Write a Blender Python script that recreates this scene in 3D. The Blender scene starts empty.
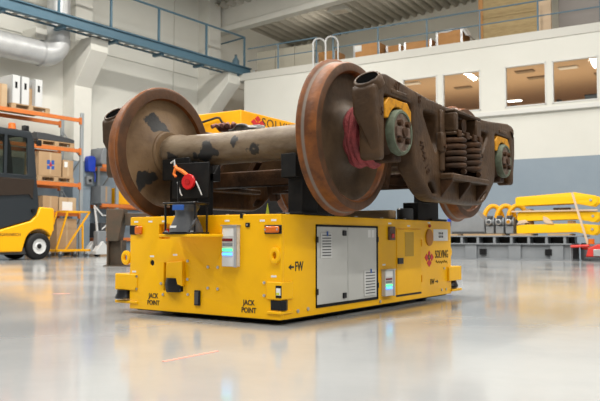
import bpy, bmesh, math, random
from math import sin, cos, pi, radians, sqrt
from mathutils import Vector, Matrix
random.seed(7)
S = bpy.context.scene
COL = S.collection

# ------------------------------------------------------------------ camera
CAMP = (3.3017, -4.9186, 0.5408); YAW = -0.60449; F = 720.0
PITCH = math.atan((238.0 - 200.5) / F)
cd = bpy.data.cameras.new('camera'); cam = bpy.data.objects.new('camera', cd); COL.objects.link(cam)
cd.sensor_width = 36.0; cd.lens = F / 600.0 * 36.0
cam.location = CAMP; cam.rotation_euler = (pi / 2 + PITCH, 0, -YAW)
cd.dof.use_dof = True; cd.dof.focus_distance = 5.2; cd.dof.aperture_fstop = 4.5
cd.clip_end = 200
S.camera = cam
# ------------------------------------------------------------------ light
S.view_settings.view_transform = 'Standard'; S.view_settings.look = 'None'
S.view_settings.gamma = 1.0; S.view_settings.use_curve_mapping = False
S.view_settings.exposure = 0.0
w = bpy.data.worlds.new('world'); S.world = w; w.use_nodes = True
bg = w.node_tree.nodes['Background']; bg.inputs[0].default_value = (1.0, 0.985, 0.955, 1); bg.inputs[1].default_value = 0.36
def area(name, loc, sx, sy, power, col=(1, .965, .90), rot=(0, 0, 0)):
    l = bpy.data.lights.new(name, 'AREA'); l.shape = 'RECTANGLE'; l.size = sx; l.size_y = sy
    l.energy = power; l.color = col
    o = bpy.data.objects.new(name, l); COL.objects.link(o); o.location = loc; o.rotation_euler = rot
    return o
# rows of high-bay hall luminaires under the roof
for x in (-9.5, -3, 3.5, 11):
    for y, p in ((-6, 520), (0, 520), (6, 440), (12.3, 165)): area('hall_light', (x, y, 9.6), 0.4, 3.6, p * (1.35 if x < -5 else 1))
# the added office fill is set up further down with the office room
# ------------------------------------------------------------------ materials
def nd(t, kind, **kw):
    n = t.nodes.new(kind)
    for k, v in kw.items(): setattr(n, k, v)
    return n
MATS = {}
def mat(name, col, rough=.5, metal=0, col2=None, scale=6, lo=.4, hi=.65, bump=0, bscale=40, emit=None, es=0, spec=.5, stretch=None, rough2=None, detail=6):
    m = bpy.data.materials.new(name); m.use_nodes = True; t = m.node_tree; b = t.nodes['Principled BSDF']
    b.inputs['Base Color'].default_value = (*col, 1); b.inputs['Roughness'].default_value = rough
    b.inputs['Metallic'].default_value = metal; b.inputs['Specular IOR Level'].default_value = spec
    tc = nd(t, 'ShaderNodeTexCoord'); vec = tc.outputs['Object']
    if stretch:
        mp = nd(t, 'ShaderNodeMapping'); mp.inputs['Scale'].default_value = stretch
        t.links.new(vec, mp.inputs[0]); vec = mp.outputs[0]
    if col2:
        n = nd(t, 'ShaderNodeTexNoise'); n.inputs['Scale'].default_value = scale; n.inputs['Detail'].default_value = detail
        n.inputs['Roughness'].default_value = .62
        t.links.new(vec, n.inputs['Vector'])
        r = nd(t, 'ShaderNodeMapRange'); r.inputs[1].default_value = lo; r.inputs[2].default_value = hi
        t.links.new(n.outputs[0], r.inputs[0])
        x = nd(t, 'ShaderNodeMix', data_type='RGBA'); x.inputs[6].default_value = (*col, 1); x.inputs[7].default_value = (*col2, 1)
        t.links.new(r.outputs[0], x.inputs[0]); t.links.new(x.outputs[2], b.inputs['Base Color'])
        if rough2 is not None:
            q = nd(t, 'ShaderNodeMapRange'); q.inputs[1].default_value = lo; q.inputs[2].default_value = hi
            q.inputs[3].default_value = rough; q.inputs[4].default_value = rough2
            t.links.new(n.outputs[0], q.inputs[0]); t.links.new(q.outputs[0], b.inputs['Roughness'])
    if bump:
        n2 = nd(t, 'ShaderNodeTexNoise'); n2.inputs['Scale'].default_value = bscale; n2.inputs['Detail'].default_value = 5
        t.links.new(vec, n2.inputs['Vector'])
        bp = nd(t, 'ShaderNodeBump'); bp.inputs['Strength'].default_value = bump; bp.inputs['Distance'].default_value = .02
        t.links.new(n2.outputs[0], bp.inputs['Height']); t.links.new(bp.outputs[0], b.inputs['Normal'])
    if emit:
        b.inputs['Emission Color'].default_value = (*emit, 1); b.inputs['Emission Strength'].default_value = es
    MATS[name] = m
    return m
def patches(m, col, plist, nscale=9, amp=.06, axis_scale=(1, 1, 1)):
    """ragged daubs of black paint with a place of their own on the thing (object coordinates)"""
    t = m.node_tree; b = t.nodes['Principled BSDF']
    tc = nd(t, 'ShaderNodeTexCoord')
    n = nd(t, 'ShaderNodeTexNoise'); n.inputs['Scale'].default_value = nscale; n.inputs['Detail'].default_value = 5
    t.links.new(tc.outputs['Object'], n.inputs['Vector'])
    acc = None
    for p, r in plist:
        d = nd(t, 'ShaderNodeVectorMath', operation='SUBTRACT'); d.inputs[1].default_value = p
        t.links.new(tc.outputs['Object'], d.inputs[0])
        sc_ = nd(t, 'ShaderNodeVectorMath', operation='MULTIPLY'); sc_.inputs[1].default_value = axis_scale
        t.links.new(d.outputs[0], sc_.inputs[0])
        l = nd(t, 'ShaderNodeVectorMath', operation='LENGTH'); t.links.new(sc_.outputs[0], l.inputs[0])
        a = nd(t, 'ShaderNodeMath', operation='MULTIPLY_ADD'); a.inputs[1].default_value = amp * 4; a.inputs[2].default_value = -amp * 2
        t.links.new(n.outputs[0], a.inputs[0])
        s_ = nd(t, 'ShaderNodeMath', operation='ADD'); t.links.new(l.outputs['Value'], s_.inputs[0]); t.links.new(a.outputs[0], s_.inputs[1])
        k = nd(t, 'ShaderNodeMapRange'); k.inputs[1].default_value = r; k.inputs[2].default_value = r - .012
        t.links.new(s_.outputs[0], k.inputs[0])
        if acc is None: acc = k.outputs[0]
        else:
            mx = nd(t, 'ShaderNodeMath', operation='MAXIMUM'); t.links.new(acc, mx.inputs[0]); t.links.new(k.outputs[0], mx.inputs[1]); acc = mx.outputs[0]
    old = b.inputs['Base Color'].links[0].from_socket if b.inputs['Base Color'].links else None
    x = nd(t, 'ShaderNodeMix', data_type='RGBA'); x.inputs[7].default_value = (*col, 1)
    if old: t.links.new(old, x.inputs[6])
    else: x.inputs[6].default_value = b.inputs['Base Color'].default_value
    t.links.new(acc, x.inputs[0]); t.links.new(x.outputs[2], b.inputs['Base Color'])
def hexc(h):
    h = h.lstrip('#'); c = [int(h[i:i + 2], 16) / 255 for i in (0, 2, 4)]
    return tuple(v / 12.92 if v < .04045 else ((v + .055) / 1.055) ** 2.4 for v in c)

YEL = mat('yellow_paint', (.90, .475, .001), .36, col2=(.85, .44, .001), scale=3, bump=.02, bscale=25, spec=.28)
YELD = mat('deep_yellow_paint', (.82, .36, .002), .4, col2=(.76, .33, .003), scale=4, spec=.25)
BLK = mat('black_steel', (.007, .007, .0075), .5, col2=(.014, .013, .012), scale=12, spec=.18)
BLKR = mat('black_rubber', (.012, .012, .013), .6, spec=.25)
PLB = mat('black_plastic', (.008, .008, .009), .32, spec=.3)
HOLE_DARK = mat('painted_hole_dark', (.003, .003, .003), 1.0, spec=0)  # painted stand-in for the dark inside the nose holes
GRYD = mat('dark_grey_plastic', (.05, .053, .058), .4)
DOORW = mat('door_grey_white', (.56, .56, .53), .42, col2=(.52, .52, .49), scale=2)
PANW = mat('panel_white', (.62, .62, .60), .4)
STEEL = mat('zinc_steel', (.52, .53, .54), .35, metal=.7)
AMB = mat('amber_lens', (.62, .13, .006), .25, emit=(.9, .15, .01), es=.03)
REDL = mat('red_lens', (.45, .01, .01), .2)
REDD = mat('dark_red_display', (.16, .006, .008), .25)
REFO = mat('brown_reflector', (.45, .17, .008), .35, spec=.3)
LEDG = mat('green_led', (.1, .8, .35), .3, emit=(.03, .9, .22), es=1.9)
LEDB = mat('blue_led', (.15, .4, 1), .3, emit=(.03, .20, 1), es=3.6)
WHT = mat('white_sticker', (.75, .75, .73), .45)
TXT = mat('black_lettering', (.015, .014, .012), .5)
LRED = mat('red_lettering', (.55, .015, .02), .45)
BLUET = mat('blue_label', (.02, .09, .35), .4)
SCN = mat('scanner_grey', (.075, .08, .088), .42, spec=.35, col2=(.055, .058, .064), scale=8)
# bogie
CAST = mat('brown_cast_steel', (.074, .039, .017), .48, spec=.24, col2=(.032, .017, .008), scale=5, lo=.35, hi=.7, bump=.25, bscale=28, metal=.0)
CASTD = mat('dark_brown_cast', (.028, .014, .007), .6, spec=.15, col2=(.065, .030, .013), scale=7, bump=.3, bscale=30)
RUST = mat('orange_rust_tread', (.215, .070, .022), .55, col2=(.12, .042, .018), scale=9, lo=.42, hi=.62, bump=.15, bscale=40)
WHEELI = mat('tan_brown_wheel_web', (.235, .155, .095), .55, col2=(.15, .09, .052), scale=4.5, lo=.4, hi=.72, bump=.12, bscale=30)
WHEELO = mat('dark_brown_wheel_web', (.075, .047, .026), .5, spec=.22, col2=(.04, .025, .013), scale=5, bump=.15, bscale=30)
AXLE = mat('greyed_axle_steel', (.185, .138, .090), .46, spec=.3, col2=(.10, .064, .036), scale=7, lo=.4, hi=.7, bump=.08, bscale=40, stretch=(.8, 2, 2))
CAPG = mat('grey_green_cap_paint', (.105, .13, .088), .6, spec=.25, col2=(.06, .062, .04), scale=14, lo=.45, hi=.7)
CAPR = mat('rusty_cap_face', (.10, .055, .035), .6, col2=(.18, .15, .11), scale=22, lo=.5, hi=.7, bump=.4, bscale=60)
ADY = mat('yellow_brown_adapter', (.50, .22, .008), .55, spec=.2, col2=(.16, .07, .012), scale=14, lo=.5, hi=.7)
SLING = mat('dusty_red_sling', (.27, .042, .045), .85, col2=(.17, .03, .033), scale=14, bump=.5, bscale=60)
# daubs
patches(AXLE, (.028, .026, .025), [((-.27, -.105, -.03), .068), ((-.34, -.10, -.06), .05), ((.0, -.10, .035), .034), ((.155, -.105, -.01), .034), ((.17, -.10, -.06), .034), ((-.62, -.1, -.06), .05)], 10, .045, (.8, 1, 1))
WHEELP = mat('tan_brown_wheel_web_daubed', (.165, .105, .056), .5, spec=.25, col2=(.095, .055, .028), scale=4.5, lo=.4, hi=.72, bump=.12, bscale=30)
# room
WALLW = mat('wall_white_paint', (.71, .705, .65), .7, col2=(.68, .675, .62), scale=.6)
WALLB = mat('wall_blue_grey_paint', (.255, .315, .375), .6, col2=(.235, .295, .355), scale=.8)
FASC = mat('fascia_white', (.60, .59, .54), .6)
FRM = mat('window_frame_white', (.66, .66, .63), .5)
OFFC = mat('office_tan', (.52, .345, .195), .8)
ROOFM = mat('roof_sheet_grey', (.42, .395, .34), .6, metal=.0)
TEAL = mat('blue_gallery_steel', (.075, .155, .215), .45, col2=(.065, .14, .195), scale=2)
RAILB = mat('blue_rail_paint', (.11, .19, .25), .45)
GRATE = mat('galvanised_grating', (.33, .33, .31), .5, metal=.4)
CONC = mat('painted_concrete', (.70, .69, .635), .7, col2=(.66, .65, .595), scale=1.2)
DUCT = mat('galvanised_duct', (.60, .61, .61), .42, metal=.45, col2=(.50, .51, .52), scale=2.5)
ORG = mat('orange_rack_beam', (.62, .17, .03), .5, col2=(.55, .15, .03), scale=8)
RACKG = mat('rack_upright_grey', (.33, .36, .38), .45, metal=.3)
CARD = mat('cardboard', (.43, .28, .155), .8, col2=(.38, .245, .13), scale=2.5)
CARD2 = mat('pale_cardboard', (.50, .36, .22), .8, col2=(.44, .31, .18), scale=3)
WOOD = mat('pallet_wood', (.45, .31, .17), .75, col2=(.34, .22, .12), scale=5, stretch=(1, 8, 8))
PLY = mat('plywood', (.42, .31, .15), .7, col2=(.34, .24, .11), scale=4, stretch=(1, 1, 6))
PLYO = mat('orange_plywood', (.50, .25, .085), .7, col2=(.44, .21, .07), scale=4)
PINE = mat('pale_pine', (.62, .46, .31), .7)
BEIGE = mat('beige_panel', (.46, .43, .35), .6)
WPLA = mat('white_plastic', (.58, .59, .59), .45)
FLY = mat('forklift_yellow', (.84, .40, .004), .35, spec=.3)
ARMY = mat('arm_yellow', (.86, .50, .003), .4, spec=.3)
FLG = mat('forklift_grey', (.022, .027, .032), .4, spec=.25)
DBLUE = mat('reel_blue', (.01, .045, .42), .35)
FRG = mat('machine_grey', (.215, .23, .245), .5, col2=(.19, .205, .22), scale=3)
REDP = mat('red_paint', (.60, .035, .025), .45)
OLIVE = mat('rusty_olive_steel', (.055, .042, .026), .6, col2=(.085, .05, .028), scale=5)
RAG = mat('grey_rag', (.42, .42, .40), .9, col2=(.16, .16, .16), scale=12, bump=.5, bscale=30)
RAGR = mat('red_brown_glove', (.24, .09, .075), .85, col2=(.12, .06, .05), scale=20, bump=.5, bscale=40)
TAPE = mat('faded_red_tape', (.72, .30, .22), .5)
LAMPE = mat('lit_tube_diffuser', (.9, .9, .85), .4, emit=(1, .95, .85), es=9)
LAMPD = mat('dim_troffer', (.66, .60, .50), .5)
LAMPX = mat('unlit_troffer', (.26, .18, .10), .5)
YG = mat('yellow_green_tag', (.55, .62, .05), .5)
FILM = mat('white_film', (.72, .71, .70), .5, bump=.6, bscale=8)

def floor_mat():
    m = bpy.data.materials.new('epoxy_floor'); m.use_nodes = True; t = m.node_tree; b = t.nodes['Principled BSDF']
    tc = nd(t, 'ShaderNodeTexCoord')
    n = nd(t, 'ShaderNodeTexNoise'); n.inputs['Scale'].default_value = .55; n.inputs['Detail'].default_value = 7; n.inputs['Roughness'].default_value = .6
    t.links.new(tc.outputs['Object'], n.inputs[0])
    x = nd(t, 'ShaderNodeMix', data_type='RGBA'); x.inputs[6].default_value = (.295, .305, .31, 1); x.inputs[7].default_value = (.35, .358, .358, 1)
    r = nd(t, 'ShaderNodeMapRange'); r.inputs[1].default_value = .38; r.inputs[2].default_value = .62
    t.links.new(n.outputs[0], r.inputs[0]); t.links.new(r.outputs[0], x.inputs[0]); t.links.new(x.outputs[2], b.inputs['Base Color'])
    q = nd(t, 'ShaderNodeMapRange'); q.inputs[1].default_value = .35; q.inputs[2].default_value = .65; q.inputs[3].default_value = .09; q.inputs[4].default_value = .17
    t.links.new(n.outputs[0], q.inputs[0]); t.links.new(q.outputs[0], b.inputs['Roughness'])
    n2 = nd(t, 'ShaderNodeTexNoise'); n2.inputs['Scale'].default_value = 5; n2.inputs['Detail'].default_value = 4
    t.links.new(tc.outputs['Object'], n2.inputs[0])
    bp = nd(t, 'ShaderNodeBump'); bp.inputs['Strength'].default_value = .035; bp.inputs['Distance'].default_value = .02
    t.links.new(n2.outputs[0], bp.inputs['Height']); t.links.new(bp.outputs[0], b.inputs['Normal'])
    b.inputs['Specular IOR Level'].default_value = .5
    return m
FLOORM = floor_mat()
def glass_mat():
    m = bpy.data.materials.new('window_glass'); m.use_nodes = True; t = m.node_tree
    t.nodes.remove(t.nodes['Principled BSDF']); out = t.nodes['Material Output']
    a = nd(t, 'ShaderNodeBsdfTransparent'); a.inputs[0].default_value = (.93, .95, .94, 1)
    g = nd(t, 'ShaderNodeBsdfGlossy'); g.inputs['Roughness'].default_value = .02
    f = nd(t, 'ShaderNodeFresnel'); f.inputs[0].default_value = 1.45
    x = nd(t, 'ShaderNodeMixShader'); t.links.new(f.outputs[0], x.inputs[0]); t.links.new(a.outputs[0], x.inputs[1]); t.links.new(g.outputs[0], x.inputs[2])
    t.links.new(x.outputs[0], out.inputs[0]); return m
GLASS = glass_mat()
CABG = GLASS.copy(); CABG.name = 'tinted_cab_glass'; CABG.node_tree.nodes['Transparent BSDF'].inputs[0].default_value = (.42, .46, .40, 1)
def tread_mat():
    """rusty tread with the worn grey running line beside the flange"""
    m = mat('rusty_tread_with_worn_line', (.205, .066, .014), .5, spec=.25, col2=(.095, .032, .010), scale=8, lo=.4, hi=.64, bump=.15, bscale=40)
    t = m.node_tree; b = t.nodes['Principled BSDF']
    tc = nd(t, 'ShaderNodeTexCoord'); sp = nd(t, 'ShaderNodeSeparateXYZ'); t.links.new(tc.outputs['Object'], sp.inputs[0])
    d = nd(t, 'ShaderNodeMath', operation='SUBTRACT'); d.inputs[1].default_value = .046; t.links.new(sp.outputs[0], d.inputs[0])
    a = nd(t, 'ShaderNodeMath', operation='ABSOLUTE'); t.links.new(d.outputs[0], a.inputs[0])
    k = nd(t, 'ShaderNodeMapRange'); k.inputs[1].default_value = .011; k.inputs[2].default_value = .006; k.inputs[4].default_value = .8
    t.links.new(a.outputs[0], k.inputs[0])
    x = nd(t, 'ShaderNodeMix', data_type='RGBA'); x.inputs[7].default_value = (.19, .165, .14, 1)
    old = b.inputs['Base Color'].links[0].from_socket
    t.links.new(old, x.inputs[6]); t.links.new(k.outputs[0], x.inputs[0]); t.links.new(x.outputs[2], b.inputs['Base Color'])
    return m
TREAD = tread_mat()
RIMF = mat('brown_rim_face', (.085, .036, .014), .55, spec=.25, col2=(.05, .024, .011), scale=8, bump=.15, bscale=30)

# ------------------------------------------------------------------ mesh helpers
class MB:
    def __init__(s): s.v = []; s.f = []
    def add(s, vs, fs):
        o = len(s.v); s.v += [tuple(v) for v in vs]; s.f += [tuple(i + o for i in f) for f in fs]; return s
    def box(s, x0, x1, y0, y1, z0, z1, M=None):
        vs = [Vector((x, y, z)) for z in (z0, z1) for y in (y0, y1) for x in (x0, x1)]
        if M is not None: vs = [M @ v for v in vs]
        return s.add(vs, [(0, 2, 3, 1), (4, 5, 7, 6), (0, 1, 5, 4), (2, 6, 7, 3), (0, 4, 6, 2), (1, 3, 7, 5)])
    def beam(s, p, q, w, h, up=(0, 0, 1)):
        p, q = Vector(p), Vector(q); d = (q - p); L = d.length; d.normalize(); up = Vector(up)
        r = d.cross(up)
        if r.length < 1e-4: r = d.cross(Vector((0, 1, 0)))
        r.normalize(); u = r.cross(d)
        M = Matrix(((d.x, r.x, u.x, p.x), (d.y, r.y, u.y, p.y), (d.z, r.z, u.z, p.z), (0, 0, 0, 1)))
        return s.box(0, L, -w / 2, w / 2, -h / 2, h / 2, M)
    def prism(s, poly, a, b, axis='x'):
        n = len(poly)
        def mk(u, v, t): return {'x': (t, u, v), 'y': (u, t, v), 'z': (u, v, t)}[axis]
        vs = [mk(u, v, a) for u, v in poly] + [mk(u, v, b) for u, v in poly]
        fs = [tuple(range(n - 1, -1, -1)), tuple(range(n, 2 * n))] + [(i, (i + 1) % n, n + (i + 1) % n, n + i) for i in range(n)]
        return s.add(vs, fs)
    def lathe(s, prof, axis='z', seg=32, o=(0, 0, 0), close=False):
        n = len(prof); vs = []; fs = []
        for i in range(seg):
            a = 2 * pi * i / seg
            for (t, r) in prof:
                c, d = r * cos(a), r * sin(a)
                p = {'z': (c, d, t), 'x': (t, c, d), 'y': (c, t, d)}[axis]
                vs.append((p[0] + o[0], p[1] + o[1], p[2] + o[2]))
        for i in range(seg):
            j = (i + 1) % seg
            for k in range(n if close else n - 1):
                l = (k + 1) % n
                fs.append((i * n + k, j * n + k, j * n + l, i * n + l))
        return s.add(vs, fs)
    def cyl(s, p, q, r, r2=None, seg=16):
        r2 = r if r2 is None else r2
        p, q = Vector(p), Vector(q); d = (q - p).normalized()
        e = d.cross(Vector((0, 0, 1)))
        if e.length < 1e-3: e = d.cross(Vector((0, 1, 0)))
        e.normalize(); g = d.cross(e)
        vs = []
        for c, rr in ((p, r), (q, r2)):
            for i in range(seg):
                a = 2 * pi * i / seg; vs.append(c + e * rr * cos(a) + g * rr * sin(a))
        fs = [(i, (i + 1) % seg, seg + (i + 1) % seg, seg + i) for i in range(seg)] + [tuple(range(seg - 1, -1, -1)), tuple(range(seg, 2 * seg))]
        return s.add(vs, fs)
    def tube(s, pts, r, seg=8, closed=False):
        pts = [Vector(p) for p in pts]; n = len(pts); vs = []; fs = []; pe = None
        for i, p in enumerate(pts):
            if closed: d = pts[(i + 1) % n] - pts[i - 1]
            else: d = pts[min(i + 1, n - 1)] - pts[max(i - 1, 0)]
            d.normalize()
            if pe is None:
                e = d.cross(Vector((0, 0, 1)))
                if e.length < 1e-3: e = d.cross(Vector((0, 1, 0)))
            else: e = pe - d * pe.dot(d)
            e.normalize(); pe = e; g = d.cross(e)
            rr = r[i] if isinstance(r, (list, tuple)) else r
            for k in range(seg):
                a = 2 * pi * k / seg; vs.append(p + e * rr * cos(a) + g * rr * sin(a))
        for i in range(n if closed else n - 1):
            j = (i + 1) % n
            for k in range(seg):
                l = (k + 1) % seg; fs.append((i * seg + k, i * seg + l, j * seg + l, j * seg + k))
        if not closed: fs += [tuple(range(seg - 1, -1, -1)), tuple(range((n - 1) * seg, n * seg))]
        return s.add(vs, fs)
    def mesh(s, name, m, smooth=True, ang=35):
        me = bpy.data.meshes.new(name); me.from_pydata(s.v, [], s.f); me.update()
        b = bmesh.new(); b.from_mesh(me); bmesh.ops.recalc_face_normals(b, faces=b.faces); b.to_mesh(me); b.free()
        if m: me.materials.append(m)
        if smooth:
            me.polygons.foreach_set('use_smooth', [True] * len(me.polygons)); me.set_sharp_from_angle(angle=radians(ang))
        return me
    def build(s, name, m, parent=None, loc=(0, 0, 0), rz=0, bevel=0, seg=2, ang=35, **tagkw):
        o = bpy.data.objects.new(name, s.mesh(name, m, True, ang)); COL.objects.link(o)
        o.location = loc; o.rotation_euler = (0, 0, rz); o.parent = parent
        if bevel:
            b = o.modifiers.new('bevel', 'BEVEL'); b.width = bevel; b.segments = seg; b.limit_method = 'ANGLE'; b.angle_limit = radians(40); b.harden_normals = False
        if tagkw: tag(o, **tagkw)
        return o
def tag(o, label=None, cat=None, group=None, kind=None):
    if label: o['label'] = label
    if cat: o['category'] = cat
    if group: o['group'] = group
    if kind: o['kind'] = kind
    return o
def thing(name, label, cat, loc=(0, 0, 0), rz=0, group=None):
    o = bpy.data.objects.new(name, None); COL.objects.link(o); o.location = loc; o.rotation_euler = (0, 0, rz); o.empty_display_size = .1
    return tag(o, label, cat, group)
def B(name, m, parent, x0, x1, y0, y1, z0, z1, bevel=0, **k):
    return MB().box(x0, x1, y0, y1, z0, z1).build(name, m, parent, bevel=bevel, **k)
def inst(src, parent, loc, rot=(0, 0, 0), name=None):
    o = src.copy(); COL.objects.link(o); o.parent = parent; o.location = loc; o.rotation_euler = rot
    if name: o.name = name
    return o
def copy_tree(o, parent=None):
    c = o.copy(); COL.objects.link(c); c.parent = parent
    for ch in list(o.children): copy_tree(ch, c)
    return c
def curve_mesh(cu, name, m, remap, ang=35):
    o = bpy.data.objects.new('tmp', cu); COL.objects.link(o)
    dg = bpy.context.evaluated_depsgraph_get(); dg.update()
    me = bpy.data.meshes.new_from_object(o.evaluated_get(dg)); bpy.data.objects.remove(o); bpy.data.curves.remove(cu)
    for v in me.vertices: v.co = remap(*v.co)
    b = bmesh.new(); b.from_mesh(me); bmesh.ops.remove_doubles(b, verts=b.verts, dist=1e-5); bmesh.ops.recalc_face_normals(b, faces=b.faces); b.to_mesh(me); b.free()
    me.name = name; me.materials.clear(); me.materials.append(m)
    me.polygons.foreach_set('use_smooth', [True] * len(me.polygons)); me.set_sharp_from_angle(angle=radians(ang))
    return me
def rounded(poly, r):
    """round the corners of a polygon: (u,v) or (u,v,radius)"""
    out = []; n = len(poly)
    for i in range(n):
        p = Vector(poly[i][:2]); a = Vector(poly[i - 1][:2]); b = Vector(poly[(i + 1) % n][:2])
        rr = poly[i][2] if len(poly[i]) > 2 else r
        da, db = (a - p), (b - p); la, lb = da.length, db.length; rr = min(rr, la * .48, lb * .48)
        if rr <= 1e-5: out.append(tuple(p)); continue
        p0, p1 = p + da / la * rr, p + db / lb * rr
        for k in range(6):
            t = k / 5; out.append(tuple(p0 * (1 - t) ** 2 + p * 2 * t * (1 - t) + p1 * t * t))
    return out
def plate(name, outlines, thick, bev, m, parent, remap, loc=(0, 0, 0), rz=0):
    cu = bpy.data.curves.new('c', 'CURVE'); cu.dimensions = '2D'; cu.fill_mode = 'BOTH'; cu.extrude = max(thick / 2 - bev, .0001); cu.bevel_depth = bev; cu.bevel_resolution = 2; cu.offset = -bev
    for ol in outlines:
        sp = cu.splines.new('POLY'); sp.points.add(len(ol) - 1); sp.use_cyclic_u = True
        for i, p in enumerate(ol): sp.points[i].co = (p[0], p[1], 0, 1)
    me = curve_mesh(cu, name, m, remap)
    o = bpy.data.objects.new(name, me); COL.objects.link(o); o.parent = parent; o.location = loc; o.rotation_euler = (0, 0, rz)
    return o
def text(name, body, size, m, parent, remap, ext=.0012, sx=1, shear=0, space=1.0, bold=0.0):
    cu = bpy.data.curves.new('t', 'FONT'); cu.body = body; cu.size = size; cu.extrude = ext; cu.align_x = 'CENTER'; cu.align_y = 'CENTER'; cu.space_character = space; cu.offset = bold; cu.shear = shear; cu.resolution_u = 3
    me = curve_mesh(cu, name, m, lambda x, y, z: remap(x * sx, y, z))
    o = bpy.data.objects.new(name, me); COL.objects.link(o); o.parent = parent
    return o
def circ(u, v, r, n=24, ru=None): return [(u + (ru or r) * cos(2 * pi * i / n), v + r * sin(2 * pi * i / n)) for i in range(n)]

# ------------------------------------------------------------------ hall frames: left wall (L) and office wall (R); local x runs along the wall, -y into the hall
OL = Vector((-13.853, 15.644, 0)); aL = radians(1.5); dL = Vector((sin(aL), cos(aL), 0)); nL = Vector((cos(aL), -sin(aL), 0)); RZL = radians(88.5)
OR = Vector((-13.971, 16.080, 0)); aR = radians(86.6); dR = Vector((sin(aR), cos(aR), 0)); nR = Vector((dR.y, -dR.x, 0)); RZR = radians(3.4)
def LW(s, d=0, h=0): return OL + dL * s + nL * d + Vector((0, 0, h))
def RW(s, d=0, h=0): return OR + dR * s + nR * d + Vector((0, 0, h))
def structure(o): o['kind'] = 'structure'; return o

# floor
fl = MB().box(-45, 30, -30, 40, -.2, 0).build('floor', FLOORM); structure(fl)
# ---- left wall: panels in two rows, joints open
wl = MB().box(-24, 3.0, 1.82, 2.1, 0, 12.5).build('wall_left', WALLW, None, OL, RZL); structure(wl)
for (a, b) in ((-16.6, -12.9), (-12.88, -9.2), (-9.18, -5.5), (-5.48, -1.53), (-1.5, 2.6)):
    B('panel', WALLW, wl, a, b, 1.72, 1.83, 2.94, 6.69)
    B('panel', WALLW, wl, a, b, 1.69, 1.83, 6.70, 12.4)
    B('panel', WALLB, wl, a, b, 1.72, 1.83, 0.0, 2.93)
def column(name, s, dface, width, tip, htip, hbase, top, frame, loc, label):
    t = thing(name, label, 'column', loc, frame)
    h = width / 2
    B('shaft', CONC, t, -h, h, -dface, 1.75, 2.94, top, .015)
    B('painted_base', WALLB, t, -h - .002, h + .002, -dface - .002, 1.75, 0, 2.93, .015)
    p = [(-dface + .05, htip), (-tip, htip), (-tip, htip - .40), (-dface - .15, hbase + .25), (-dface + .05, hbase)]
    MB().prism(p, -h, h, 'x').build('corbel', CONC, t, bevel=.015)
    return t
column('concrete_column', -5.95, -1.12, .66, -.34, 6.72, 5.25, 11.5, RZL, LW(-5.95), 'white concrete column with a corbel carrying the blue gallery beside the silver duct')
column('concrete_column', .10, -1.12, .66, -.12, 6.74, 5.25, 10.4, RZL, LW(.10), 'white concrete corner column with sloping corbel where gallery meets office wall')
# ---- office wall with four window openings
wr = thing('wall_right', None, None, OR, RZR); wr['kind'] = 'structure'
WIN = ((5.20, 6.36), (6.64, 7.84), (8.02, 9.26), (10.02, 11.25), (11.42, 12.70), (13.3, 14.5))
Z0, Z1 = 4.52, 5.80
m = MB().box(.2, 18, 0, .18, 4.30, Z0).box(.2, 18, 0, .18, Z1, 6.50)
xs = [.2] + [v for w_ in WIN for v in w_] + [18]
for i in range(0, len(xs), 2): m.box(xs[i], xs[i + 1], 0, .18, Z0, Z1)
m.build('upper_wall', WALLW, wr)
B('lower_wall', WALLW, wr, .2, 18, .10, .3, 2.93, 4.30)
B('lower_wall', WALLB, wr, .2, 18, .10, .3, 0, 2.93)
B('ledge', FRM, wr, .2, 18, -.035, .12, 4.31, 4.44, .008)
B('fascia', FASC, wr, -.1, 18, -.03, .2, 6.49, 6.76, .01)
B('mezzanine_floor', CONC, wr, -.1, 18, .2, 6.3, 6.45, 6.74)
B('back_wall', WALLW, wr, -1.5, 18, 6.2, 6.4, 6.7, 11.2)
B('end_wall', WALLW, wr, -1.7, -1.5, 1.2, 6.4, 0, 11.2)
# office room behind the windows
B('office_ceiling', OFFC, wr, .4, 18, .2, 8.4, 6.12, 6.2)
B('office_back_wall', OFFC, wr, .4, 18, 8.2, 8.4, 3.6, 6.2)
B('office_floor', OFFC, wr, .4, 18, .2, 8.4, 3.5, 3.6)
for a in (4.6, 13.6): B('office_partition', OFFC, wr, a, a + .1, .5, 8.3, 3.6, 6.15)
for i, (a, b) in enumerate(WIN):
    t = thing('window_%d' % (i + 1), None, None, RW(a), RZR); t['kind'] = 'structure'
    w_ = b - a
    fr = MB()
    fr.box(0, .035, -.02, .12, Z0, Z1).box(w_ - .035, w_, -.02, .12, Z0, Z1).box(0, w_, -.02, .12, Z0, Z0 + .035).box(0, w_, -.02, .12, Z1 - .035, Z1)
    fr.build('window_frame', FRM, t)
    B('pane', GLASS, t, .03, w_ - .03, .05, .056, Z0 + .03, Z1 - .03)
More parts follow.
